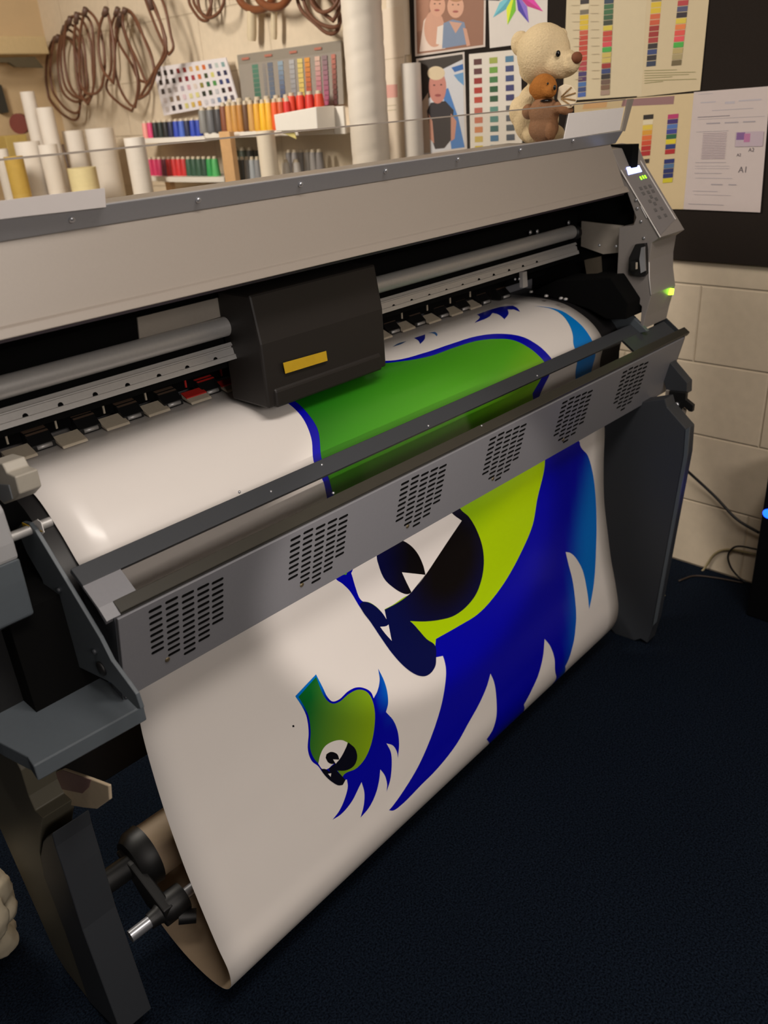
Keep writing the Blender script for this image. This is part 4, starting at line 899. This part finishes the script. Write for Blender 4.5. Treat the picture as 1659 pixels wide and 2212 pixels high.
# ------------------------------------------------------------------ thread shelves
SX0, SX1 = 2.20, WX
def shelf(name, label, y0, y1, z, lip=.012, bow=.03):
    bm = nb(); n = 12
    pts = [(SX1, y0), (SX1, y1)] + [(SX0 + .0 - bow * math.sin(math.pi * (1 - i / n)), y1 + (y0 - y1) * i / n) for i in range(n + 1)]
    add_poly_prism(bm, pts, z - .02, z, axis=2)
    o = thing(name, label, 'shelf', (2.29, (y0 + y1) / 2, z - .02)); obj('shelf_board', bm, M['shelfw'], o, bevel=.002)
    return o
p = onX(372, 297, 2.19); ZU = p.z; yUL, yUR = onX(270, 305, 2.19).y, onX(436, 290, 2.19).y
s1 = shelf('thread_shelf', 'white bowed shelf holding the blue, black and pink thread cones', yUR, yUL, ZU)
q = onX(540, 284, 2.19); ZU2 = q.z; yV0, yV1 = onX(722, 270, 2.19).y, onX(436, 290, 2.19).y
s2 = shelf('thread_shelf', 'white shelf holding the row of grey, brown, gold and red thread cones', yV0, yV1 - .004, ZU2, bow=.0)
p = onX(395, 382, 2.19); ZL = p.z; yL0, yL1 = onX(478, 376, 2.19).y, onX(305, 387, 2.19).y
s3 = shelf('thread_shelf', 'lower white bowed shelf holding the pink, red and green thread cones', yL0, yL1, ZL)
q = onX(600, 388, 2.19); yM0, yM1 = onX(735, 360, 2.19).y, onX(492, 388, 2.19).y; ZM = ZL - .02
s4 = shelf('thread_shelf', 'lower white shelf right of the pine post holding silver and black cones', yM0, yM1, ZM, bow=0)
bm = nb(); p = onX(476, 300, 2.155); p2 = onX(499, 300, 2.155); add_box(bm, 2.15, 2.175, p2.y, p.y, .05, onX(488, 284, 2.155).z)
tag(obj('shelf_post', bm, M['wood'], bevel=.002), 'square pine post between the two thread shelves', 'post')
bm = nb(); p = onX(366, 395, 2.21); add_box(bm, 2.20, 2.225, p.y - .02, p.y + .02, 1.021, ZL - .021)
tag(obj('shelf_post', bm, M['wood'], bevel=.002), 'short pine post under the lower thread shelf', 'post')
p = onX(566, 282, 2.155); p2 = onX(598, 282, 2.155)
bm = nb(); add_tube(bm, [(2.135, (p.y + p2.y) / 2, .35), (2.135, (p.y + p2.y) / 2, p.z)], (p.y - p2.y) / 2 * .80, 24)
tag(obj('white_tube', bm, mat('white_plastic_tube', (226, 214, 194), .5, noise=.02), smooth=True, auto=40), 'thick plain white tube standing before the thread shelves', 'tube')
bq = [onX(x, y, 2.18) for x, y in ((628, 245), (720, 228), (722, 270), (632, 276))]
bm = nb(); add_poly_prism(bm, [(bq[0].y, bq[0].z), (bq[1].y, bq[1].z), (bq[2].y, ZU2), (bq[3].y, ZU2)], 2.10, 2.185)
WBOX = tag(obj('white_box', bm, M['shelfw'], bevel=.003), 'low white box in front of the red thread cones', 'box')
bm = nb(); add_poly_prism(bm, [(onX(x, y, 2.12).y, onX(x, y, 2.12).z) for x, y in ((604, 280), (634, 276), (640, 300), (612, 288))], 2.12, 2.122)
tag(obj('yellow_note', bm, mat('yellow_paper', (220, 206, 130), .7)), 'small yellow note hanging under the white box', 'note')
# thread cones
CONE = {}
TIP = mat('cream_cone_tip', (204, 190, 166), .6)
def cone_mesh(col):
    if col in CONE: return CONE[col]
    bm = nb()
    add_lathe(bm, [(.0165, 0), (.0170, .004), (.0172, .008), (.0135, .062), (.0120, .066)], 0, 0, 0, 14, 0)
    add_lathe(bm, [(.0095, .064), (.0080, .0745), (.0062, .0755)], 0, 0, 0, 10, 1)
    me = bpy.data.meshes.new('thread_cone'); bmesh.ops.recalc_face_normals(bm, faces=bm.faces); bm.to_mesh(me); bm.free()
    for p in me.polygons: p.use_smooth = True
    me.set_sharp_from_angle(angle=math.radians(40))
    nm = 'thread_%d_%d_%d' % col
    me.materials.append(mat(nm, col, .5, noise=.12, scale=400)); me.materials.append(TIP)
    CONE[col] = me; return me
def cone(x, y, z, col, label, group, sc=1.0, xy=1.0):
    o = bpy.data.objects.new('thread_cone', cone_mesh(col)); COL.objects.link(o); o.location = (x, y, z); o.scale = (xy, xy, sc)
    o.rotation_euler = (0, 0, random.uniform(0, 6)); return tag(o, label, 'thread cone', group)
def cone_row(px0, px1, X, z, spec, sc, where):
    """spec: list of (colour, colour word); a row between two photo points at depth X"""
    ya, yb_ = onX(*px0, X).y, onX(*px1, X).y; n = len(spec)
    for i, (c, w) in enumerate(spec):
        y = ya + (yb_ - ya) * i / max(n - 1, 1)
        same = sum(1 for s in spec if s[1] == w)
        lab = ('one of the %s thread cones %s' if same > 1 else '%s thread cone %s') % (w, where)
        cone(X, y, z, c, lab, '%s cones %s' % (w, where) if same > 1 else None, sc, min(sc, abs(yb_ - ya) / max(n - 1, 1) / .0348))
PK, BK, NV, BL = (206, 60, 110), (26, 26, 28), (30, 36, 70), (40, 66, 170)
cone_row((316, 290), (430, 276), 2.235, ZU, [((224, 150, 140), 'salmon'), (PK, 'hot pink'), (BK, 'black'), ((30, 40, 36), 'black'), (BK, 'black'), (NV, 'navy'), (BL, 'royal blue'), ((70, 100, 190), 'light blue'), (NV, 'navy'), (BL, 'royal blue'), (BL, 'royal blue')], .92, 'on the upper left shelf')
cone_row((441, 268), (474, 265), 2.215, ZU2, [((130, 128, 124), 'grey'), ((100, 100, 102), 'grey'), ((60, 58, 60), 'charcoal')], 1.28, 'at the left of the long row')
cone_row((486, 264), (622, 248), 2.215, ZU2, [((126, 72, 46), 'rust brown'), ((196, 148, 84), 'tan'), ((190, 140, 70), 'tan'), ((180, 124, 56), 'bronze'), ((96, 62, 34), 'dark brown'), ((198, 152, 84), 'tan'), ((220, 164, 50), 'gold'), ((236, 184, 40), 'bright yellow'), ((232, 176, 50), 'gold'), ((224, 90, 34), 'orange'), ((200, 80, 36), 'orange'), ((210, 40, 34), 'red')], 1.42, 'in the long middle row')
cone_row((500, 240), (620, 226), 2.325, ZU2 + .012, [((170, 156, 136), 'beige'), ((130, 120, 110), 'taupe'), ((176, 160, 136), 'beige'), ((90, 84, 76), 'dark taupe'), ((214, 180, 90), 'straw'), ((206, 190, 150), 'beige'), ((214, 90, 40), 'deep orange')], 1.42, 'in the row behind the gold cones')
cone_row((632, 236), (690, 226), 2.30, ZU2 + .032, [((216, 66, 36), 'vermilion'), ((220, 60, 34), 'vermilion'), ((206, 48, 36), 'vermilion'), ((214, 70, 40), 'vermilion')], 1.2, 'standing behind the white box')
cone_row((320, 378), (466, 362), 2.235, ZL, [((204, 44, 96), 'magenta'), ((200, 44, 96), 'magenta'), ((196, 40, 92), 'magenta'), ((190, 44, 92), 'magenta'), ((120, 44, 66), 'maroon'), ((206, 44, 48), 'scarlet'), ((206, 44, 48), 'scarlet'), ((200, 40, 44), 'scarlet'), ((196, 40, 44), 'scarlet'), ((44, 86, 66), 'dark green'), ((40, 80, 60), 'dark green'), ((46, 84, 64), 'dark green'), ((36, 70, 54), 'dark green'), ((36, 150, 74), 'bright green'), ((80, 176, 100), 'bright green')], 1.02, 'on the lower left shelf')
cone_row((505, 372), (558, 366), 2.235, ZM, [(BK, 'black'), ((30, 34, 30), 'black'), ((44, 48, 46), 'black'), ((150, 152, 154), 'silver'), ((160, 166, 172), 'silver'), ((140, 142, 146), 'silver')], 1.25, 'right of the pine post')
cone_row((510, 345), (560, 340), 2.31, ZM + .03, [((40, 62, 40), 'forest green'), ((46, 58, 44), 'forest green'), ((50, 54, 52), 'charcoal'), ((40, 42, 44), 'charcoal')], 1.25, 'in the dark second row by the post')
cone_row((618, 366), (640, 363), 2.235, ZM, [((206, 200, 190), 'white'), ((190, 186, 182), 'pale grey')], 1.1, 'beside the thick white tube')
cone_row((626, 348), (690, 338), 2.30, ZM + .03, [((110, 106, 106), 'ash grey'), ((150, 146, 146), 'ash grey'), ((126, 124, 126), 'ash grey'), ((160, 156, 152), 'ash grey'), ((136, 132, 130), 'ash grey'), ((120, 116, 116), 'ash grey')], 1.1, 'in the far row right of the white tube')

# ------------------------------------------------------------------ hoops hanging on the wall
def hoop(px, off, r, label, group, lean=0.0, m=None, clip=True):
    X = WX - off
    pts = smooth_closed(px, 5, 100)
    top = min(p.y for p in pts); bot = max(p.y for p in pts)
    P3 = []
    for p in pts:
        t = (p.y - top) / (bot - top); P3.append(onX(p.x, p.y, X - lean * (t - .5)))
    c = onX(px[0][0], px[0][1], X)
    t = thing('embroidery_hoop', label, 'hoop', c, group)
    bm = nb(); add_tube(bm, P3, r, 8, closed=True); obj('ring', bm, m or M['hoop'], t)
    if clip:
        bm = nb(); a = onX(px[0][0], px[0][1], X); b_ = onX(px[1][0], px[1][1], X); add_tube(bm, [a, a.lerp(b_, .35)], r * 1.9, 8); obj('hoop_clip', bm, mat('dark_brown_clip', (92, 66, 54), .5), t)
LC = 'brown hoops bunched on the far left peg'
for i, (px, lab) in enumerate([
    ([(120, 82), (106, 108), (104, 205), (112, 222), (148, 255), (165, 258), (172, 235), (172, 150), (150, 82)], 'thin brown hoop, lowest and leftmost of the far left bunch'),
    ([(126, 78), (113, 108), (114, 195), (125, 215), (150, 240), (168, 243), (172, 210), (170, 140), (150, 85)], 'thin brown hoop just inside the leftmost one of the bunch'),
    ([(140, 58), (127, 100), (128, 170), (140, 205), (165, 220), (178, 215), (180, 160), (165, 78)], 'thin brown hoop third from the left in the far left bunch'),
    ([(146, 48), (133, 96), (135, 165), (148, 198), (172, 212), (184, 205), (186, 150), (170, 66)], 'brown hoop fourth from the left in the far left bunch'),
    ([(152, 38), (140, 80), (142, 150), (154, 190), (180, 215), (195, 210), (200, 150), (190, 70), (170, 38)], 'brown hoop in the middle of the far left bunch'),
    ([(166, 28), (160, 90), (165, 150), (175, 205), (190, 225), (200, 200), (202, 100), (190, 38)], 'narrow brown hoop hanging before the middle of the far left bunch'),
    ([(185, 18), (175, 60), (172, 130), (185, 200), (210, 200), (225, 160), (222, 90), (205, 38)], 'wide brown hoop at the right of the far left bunch'),
    ([(230, 18), (215, 60), (222, 150), (245, 180), (248, 120), (240, 58)], 'brown hoop bridging the two left bunches')]):
    hoop(px, .045 + .021 * i, .0062, lab, LC, lean=.03)
for i, (px, lab) in enumerate([
    ([(255, 18), (240, 60), (240, 150), (230, 190), (260, 225), (285, 240), (300, 200), (300, 170), (265, 60)], 'thin brown hoop dipping lowest in the second bunch'),
    ([(262, 28), (250, 70), (285, 140), (305, 175), (330, 170), (332, 140), (300, 60), (275, 24)], 'brown hoop leaning right across the second bunch'),
    ([(258, 38), (250, 90), (250, 160), (280, 225), (292, 232), (298, 180), (280, 100)], 'thin brown hoop crossing behind the second bunch'),
    ([(270, 18), (265, 50), (300, 140), (318, 185), (332, 165), (310, 80), (285, 28)], 'brown hoop at the front of the second bunch'),
    ([(305, -30), (318, 10), (355, 100), (365, 118), (374, 105), (370, 80), (335, -22)], 'long brown hoop slanting down towards the dotted chart'),
    ([(312, -30), (360, 112), (340, 150), (320, 200), (300, 215), (330, 160), (355, 110), (340, 28)], 'long brown hoop hanging down over the corner of the dotted chart')]):
    hoop(px, .06 + .018 * i, .0060, lab, 'brown hoops bunched on the second peg', lean=.03)
for i, (px, lab) in enumerate([
    ([(415, -30), (408, 0), (420, 26), (440, 45), (450, 42), (452, -10), (440, -34)], 'thin brown hoop, lowest of the small bunch at the top edge'),
    ([(425, -30), (418, 2), (432, 26), (446, 36), (456, 10), (450, -32)], 'brown hoop in the middle of the small bunch at the top edge'),
    ([(436, -30), (428, 5), (445, 38), (470, 30), (484, 0), (480, -30)], 'brown hoop at the right of the small bunch at the top edge')]):
    hoop(px, .05 + .02 * i, .0062, lab, 'brown hoops at the top edge', lean=.02)
hoop([(512, -40), (518, 0), (535, 17), (555, 21), (578, 14), (590, -14), (585, -44), (545, -60)], .05, .014, 'thick round wooden hoop above the left cream handle', 'wooden hoops', m=M['hoopw'], clip=False)
hoop([(552, -40), (560, 0), (582, 15), (604, 14), (620, 0), (628, -30), (610, -55), (575, -58)], .085, .014, 'thick round wooden hoop above the right cream handle', 'wooden hoops', m=M['hoopw'], clip=False)
for (x, y0, y1, w), lab in zip(((544, 24, 88, 20), (592, 20, 85, 13)), ('broad cream handle hanging below the wooden hoops', 'slim cream handle hanging below the wooden hoops')):
    a, b_ = onX(x, y0, 2.33), onX(x, y1, 2.33); bm = nb(); add_tube(bm, [a, a.lerp(b_, .8), b_], [w * .0009, w * .00095, w * .0008], 12)
    tag(obj('cream_handle', bm, M['cream'], smooth=True, auto=40), lab, 'handle')
for i, (px, lab) in enumerate([
    ([(637, -30), (650, 20), (680, 50), (713, 73), (727, 68), (733, 40), (700, -30)], 'brown hoop, lowest of the bunch left of the spiral tube'),
    ([(650, -20), (668, 30), (700, 55), (731, 55), (733, 30), (690, -25)], 'brown hoop second from below in the bunch left of the spiral tube'),
    ([(660, -30), (690, 20), (720, 45), (732, 20), (734, -10), (700, -36)], 'brown hoop crossing the bunch left of the spiral tube'),
    ([(672, -34), (676, 10), (694, 26), (716, 20), (731, -6), (712, -38)], 'topmost brown hoop of the bunch left of the spiral tube')]):
    hoop(px, .05 + .02 * i, .0066, lab, 'brown hoops left of the spiral tube', lean=.02)

# ------------------------------------------------------------------ rolls and odds and ends on the bench at the far left
bm = nb(); add_box(bm, 1.75, WX - .004, 3.36, LEFT_Y - .004, .98, 1.02)
wb = thing('workbench', 'pale workbench along the wall carrying the white rolls', 'bench', (2.06, 4.0, 0)); obj('worktop', bm, mat('pale_worktop', (198, 184, 160), .5), wb)
for x in (1.78, 2.30):
    for y in (3.42, 4.55):
        bm = nb(); add_box(bm, x, x + .05, y - .03, y + .03, 0, .98); obj('leg', bm, M['wood'], wb)
def roll_at(cx, top, w, X, label, m=None, name='paper_roll', cat='roll', hole=True, zb=1.02):
    p = onX(cx, top, X); l, r_ = onX(cx - w / 2, top, X), onX(cx + w / 2, top, X); 
    d = (p - CAM); depth = d.dot(ROT[2]); rad = w / 2 / F_PX * depth
    bm = nb(); prof = [(rad, 0), (rad, p.z - zb)]
    if hole: prof += [(rad * .45, p.z - zb), (rad * .45, p.z - zb - .05)]
    add_lathe(bm, prof, X, p.y, zb, 24)
    return tag(obj(name, bm, m or M['whitep'], smooth=True, auto=40), label, cat)
roll_at(58, 198, 30, 2.03, 'thin tall white tube rising highest behind the far left rolls')
roll_at(95, 232, 36, 2.03, 'white tube, second tallest among the far left rolls')
roll_at(57, 306, 54, 1.88, 'stout white roll below the tallest thin tube')
roll_at(102, 312, 40, 1.93, 'white roll standing between the stout roll and the cream box')
roll_at(156, 282, 44, 2.16, 'pale roll behind the pale yellow drum')
roll_at(214, 277, 60, 2.20, 'wide white roll with its top edge showing, right of the pale one')
roll_at(289, 297, 44, 2.05, 'white roll standing left of the thread shelves')
roll_at(0, 322, 30, 1.80, 'white roll cut off by the left edge of the picture')
roll_at(28, 338, 40, 1.74, 'mustard yellow roll at the far left', mat('mustard_paper', (196, 162, 76), .7))
roll_at(176, 362, 60, 1.97, 'short pale yellow drum before the white rolls', mat('pale_yellow_paper', (228, 214, 164), .7), 'paper_drum', 'drum', False)
p = onY(44, 270, 4.42)
bm = nb(); q = onY(26, 292, 4.44); add_box(bm, q.x - .06, q.x + .05, q.y - .05, q.y + .08, 1.02, q.z)
tag(obj('yellow_pack', bm, mat('dull_yellow_pack', (186, 160, 90), .7), bevel=.004), 'dull yellow pack under the dark red tape roll', 'pack')
t = thing('tape_roll', 'dark red tape roll on a yellow pack behind the thin white tube', 'tape', (p.x, p.y, q.z + .001))
bm = nb(); add_tube(bm, [(p.x + .012, p.y + .012, q.z + .048), (p.x - .012, p.y - .012, q.z + .048)], .046, 20); obj('tape', bm, mat('dark_red_tape', (110, 40, 22), .5), t, smooth=True, auto=40)
bm = nb(); a = onX(135, 312, 1.99); b_ = onX(147, 358, 1.99); add_tube(bm, [a, b_, b_ + (b_ - a) * ((b_.z - 1.021) / (a.z - b_.z))], .006, 8); tag(obj('dark_rod', bm, mat('dark_brown_rod', (84, 66, 56), .5)), 'thin dark rod leaning between the white rolls', 'rod')
# box hung on the far wall
g0 = [onY(x, y, LEFT_Y - .02) for x, y in ((-60, 84), (68, 84), (78, 122), (-60, 124))]
bm = nb(); add_poly_prism(bm, [(p.x, p.z) for p in g0], LEFT_Y - .17, LEFT_Y - .0005, axis=1)
wbx = obj('wall_box', bm, mat('beige_wall_box', (200, 176, 132), .6), bevel=.006); tag(wbx, 'beige box fixed high on the far left wall', 'box')
g1 = [onY(x, y, LEFT_Y - .17) for x, y in ((-60, 126), (70, 124), (88, 147), (30, 146), (14, 136), (-60, 134))]
bm = nb(); add_poly_prism(bm, [(p.x, p.z) for p in g1], LEFT_Y - .20, LEFT_Y - .171, axis=1); obj('box_flap', bm, mat('dark_olive_flap', (84, 74, 54), .6), wbx)
g2 = [onY(x, y, LEFT_Y - .02) for x, y in ((-20, 175), (0, 185), (16, 243), (2, 245), (-20, 200))]
bm = nb(); add_poly_prism(bm, [(p.x, p.z) for p in g2], LEFT_Y - .04, LEFT_Y - .0005, axis=1); tag(obj('dark_strap', bm, mat('dark_green_strap', (48, 46, 38), .7)), 'dark strap hanging on the far left wall', 'strap')

# ------------------------------------------------------------------ plush bears on the printer's lid
BX = 1.74
def bpt(cx, cy, dx=0.0): 
    return onX(1090 + cx / 8.194, 40 + cy / 8.194, BX + dx)
def pxr(w, dx=0.0): 
    p = bpt(700, 900, dx); return w / 8.194 / F_PX * (p - CAM).dot(ROT[2])
RIGHT = Vector(ROT[0]); RIGHT.z = 0; RIGHT.normalize()
FWD = Vector((-RIGHT.y, RIGHT.x, 0))
FR = Matrix((RIGHT, FWD, Vector((0, 0, 1)))).transposed().to_4x4()
bear = thing('teddy_bear', 'cream plush bear sitting on the printer behind the clear guard, facing right', 'soft toy', (BX, bpt(600, 2100).y, 1.315))
def plush(name, balls, m, parent, vox):
    bm = nb()
    for c, r in balls: add_ball(bm, c, r, 24, 0, FR)
    o = obj(name, bm, m, parent, smooth=True)
    rm = o.modifiers.new('join', 'REMESH'); rm.mode = 'VOXEL'; rm.voxel_size = vox; rm.use_smooth_shade = True
    sm = o.modifiers.new('soft', 'SMOOTH'); sm.iterations = 5; sm.factor = .6
    return o
R = pxr
hc = bpt(690, 620)
body_c = bpt(580, 1800, .015)
def below(p, z): return Vector((p.x, p.y, z))
ZLID = RZ_L = rz + .006
balls = [(hc, (R(470), R(430), R(480))), (bpt(780, 330), (R(300), R(250), R(190))), (bpt(560, 880), (R(310), R(300), R(260))),
         (bpt(1010, 800, -.005), (R(330), R(200), R(235))), (bpt(1170, 800, -.005), (R(160), R(140), R(160))),
         (bpt(280, 440, -.01), (R(180), R(80), R(210))), (bpt(1010, 290, .05), (R(110), R(60), R(120))),
         (bpt(560, 1450, .015), (R(330), R(240), R(300))), (bpt(560, 1800, .02), (R(420), R(300), R(420))),
         (bpt(250, 1650, .0), (R(180), R(170), R(260))), (bpt(700, 2050, .01), (R(380), R(280), R(200)))]
plush('bear_body', balls, M['bear'], bear, .0035)
def bead(name, cx, cy, dx, r, m, parent, fl=.5, sx=1, sz=1):
    bm = nb(); add_ball(bm, bpt(cx, cy, dx), (r * sx, r * fl, r * sz), 14, 0, FR); return obj(name, bm, m, parent, smooth=True)
def surf_dx(cx, cy, c, r):   # depth offset that puts a bead on the near side of a ball
    return 0
FD = (bpt(700, 600) - CAM).normalized()
def front(cx, cy, dist): return bpt(cx, cy) - FD * dist
def bead2(name, cx, cy, dist, rad, m, parent):
    bm = nb(); add_ball(bm, front(cx, cy, dist), rad, 14, 0, FR); return obj(name, bm, m, parent, smooth=True)
bead2('eye', 942, 622, R(335), (R(42), R(30), R(52)), M['eye'], bear)
bead2('nose', 1275, 695, R(70), (R(95), R(100), R(95)), M['nose'], bear)
bead2('ear_seam', 470, 362, R(300), (R(55), R(30), R(22)), mat('tan_seam', (150, 118, 76), .9), bear)
# ginger cub held in front
cub = thing('teddy_bear', 'small ginger brown plush bear held in front of the cream bear', 'soft toy', front(680, 1900, R(430)))
def fb(cx, cy, dist, r): return (front(cx, cy, dist), tuple(R(k) for k in r))
plush('cub_head', [fb(690, 1210, R(440), (235, 200, 225)), fb(800, 1260, R(520), (120, 110, 110)), fb(520, 1230, R(430), (90, 70, 120))], M['cub'], cub, .003)
plush('cub_body', [fb(700, 1640, R(460), (270, 190, 260)), fb(690, 1900, R(460), (270, 200, 240)), fb(430, 1620, R(470), (120, 110, 130)), fb(820, 1960, R(560), (95, 90, 150)), fb(620, 2020, R(540), (110, 100, 140)), fb(1080, 1600, R(420), (130, 90, 75)), fb(940, 1560, R(430), (110, 90, 110))], M['cubb'], cub, .003)
bead2('nose', 880, 1200, R(640), (R(28), R(24), R(42)), M['eye'], cub); bead2('eye', 762, 1132, R(640), (R(18), R(14), R(20)), M['eye'], cub)
bead2('collar', 740, 1425, R(570), (R(110), R(60), R(26)), M['eye'], cub)
fl = thing('scalloped_shell', 'white scalloped shell shape held up by the ginger bear', 'ornament', front(1110, 1360, R(440)))
bm = nb(); pts = []
for i in range(49):
    a = math.radians(-100 + 205 * i / 48); rr = 1 + .05 * abs(math.sin(a * 4.5)); pts.append((1085 + 175 * rr * math.cos(a) , 1360 - 205 * rr * math.sin(a)))
pts += [(950, 1200), (920, 1400), (1000, 1510)]
add_slab(bm, [front(x, y, R(470)) for x, y in pts], FD, .014); obj('shell', bm, mat('white_shell', (224, 208, 180), .8, noise=.05), fl, bevel=.002)
for a in (-60, -20, 20, 60):
    t = math.radians(a); bm = nb(); add_tube(bm, [front(985 + 20 * math.cos(t), 1380 - 20 * math.sin(t), R(476)), front(1085 + 165 * math.cos(t), 1360 - 185 * math.sin(t), R(476))], .0016, 6); obj('rib', bm, mat('tan_seam'), fl)

# ------------------------------------------------------------------ computer, cables, cloth
tl = onX(1641, 1130, 2.19); bl = onZ(1613, 1345, 0)
pc = thing('computer_tower', 'black computer tower with a blue power light at the right edge', 'computer', (2.27, .55, 0))
yE = onX(1629, 1215, 2.19).y
bm = nb(); add_box(bm, 2.19, 2.36, yE - .36, yE, .0, .47); obj('case', bm, M['pc'], pc, bevel=.006)
bm = nb(); add_ball(bm, onX(1660, 1110, 2.189), (.006, .016, .014), 14); obj('power_light', bm, M['bled'], pc, smooth=True)
for z in (.30, .36):
    bm = nb(); add_box(bm, 2.187, 2.19, yE - .28, yE - .10, z, z + .035); obj('drive_bay', bm, M['black'], pc)
def cable(name, label, pts, r, m, X=None):
    P3 = [p if isinstance(p, Vector) else Vector(p) for p in pts]
    D = dense([tuple(p) for p in P3], 6); bm = nb(); add_tube(bm, D, r, 8); tag(obj(name, bm, m), label, 'cable')
cable('black_cable', 'thick black cable slanting down the block wall to the computer', [onX(1440, 975, 2.2), onX(1477, 1010, 2.30), onX(1545, 1073, 2.345), onX(1592, 1122, 2.345), onX(1640, 1151, 2.34)], .0045, M['cable'])
cable('beige_cable', 'thin beige cable curving from the floor up the wall', [onZ(1395, 1296, .004), onZ(1425, 1290, .004), onX(1478, 1271, 2.28), onX(1520, 1230, 2.362), onX(1545, 1196, 2.37), onX(1570, 1187, 2.37), onX(1632, 1197, 2.36)], .0035, M['bcable'])
cable('black_cable', 'thin black looped cable at the foot of the wall', [onX(1636, 1187, 2.34), onX(1596, 1180, 2.35), onX(1583, 1184, 2.352), onX(1573, 1198, 2.352), onX(1577, 1222, 2.352), onX(1592, 1243, 2.352), onX(1612, 1259, 2.35)], .003, M['cable'])
cable('brown_cable', 'faint dark brown cable lying along the foot of the wall', [onZ(1466, 1255, .004), onZ(1500, 1244, .004), onZ(1545, 1248, .004), onZ(1605, 1259, .004)], .0025, mat('brown_cable_sheath', (60, 46, 36), .5))
cx = onZ(-6, 1985, .10)
bm = nb(); random.seed(3)
for i in range(12):
    add_ball(bm, (cx.x + random.uniform(-.05, .02), cx.y + random.uniform(-.06, .06), .045 + random.uniform(0, .15)), (.035, .05, .045), 18)
o = obj('cloth_bundle', bm, M['cloth'], smooth=True); tag(o, 'off-white cloth bundle on the floor by the left leg of the printer', 'cloth')
rm = o.modifiers.new('join', 'REMESH'); rm.mode = 'VOXEL'; rm.voxel_size = .006; rm.use_smooth_shade = True
tx = bpy.data.textures.new('creases', 'CLOUDS'); tx.noise_scale = .04; dm = o.modifiers.new('creases', 'DISPLACE'); dm.texture = tx; dm.strength = .02; dm.mid_level = .5
bm = nb(); add_tube(bm, [onX(180, 1967, .345), onX(205, 1954, .355)], .008, 14); part('rubber_bar_end', bm, M['white'], smooth=True, auto=40)
# riser under the cones behind the white box
bm = nb(); add_box(bm, 2.26, 2.345, onX(700, 232, 2.30).y, onX(626, 240, 2.30).y, ZU2, ZU2 + .0315); obj('shelf_riser', bm, M['shelfw'], s2)
bm = nb(); p, q = onX(722, 230, 2.20), onX(748, 262, 2.20); add_box(bm, 2.19, 2.20, q.y, p.y, ZU2 - .02, p.z)
obj('box_side_panel', bm, M['shelfw'], WBOX, bevel=.001)
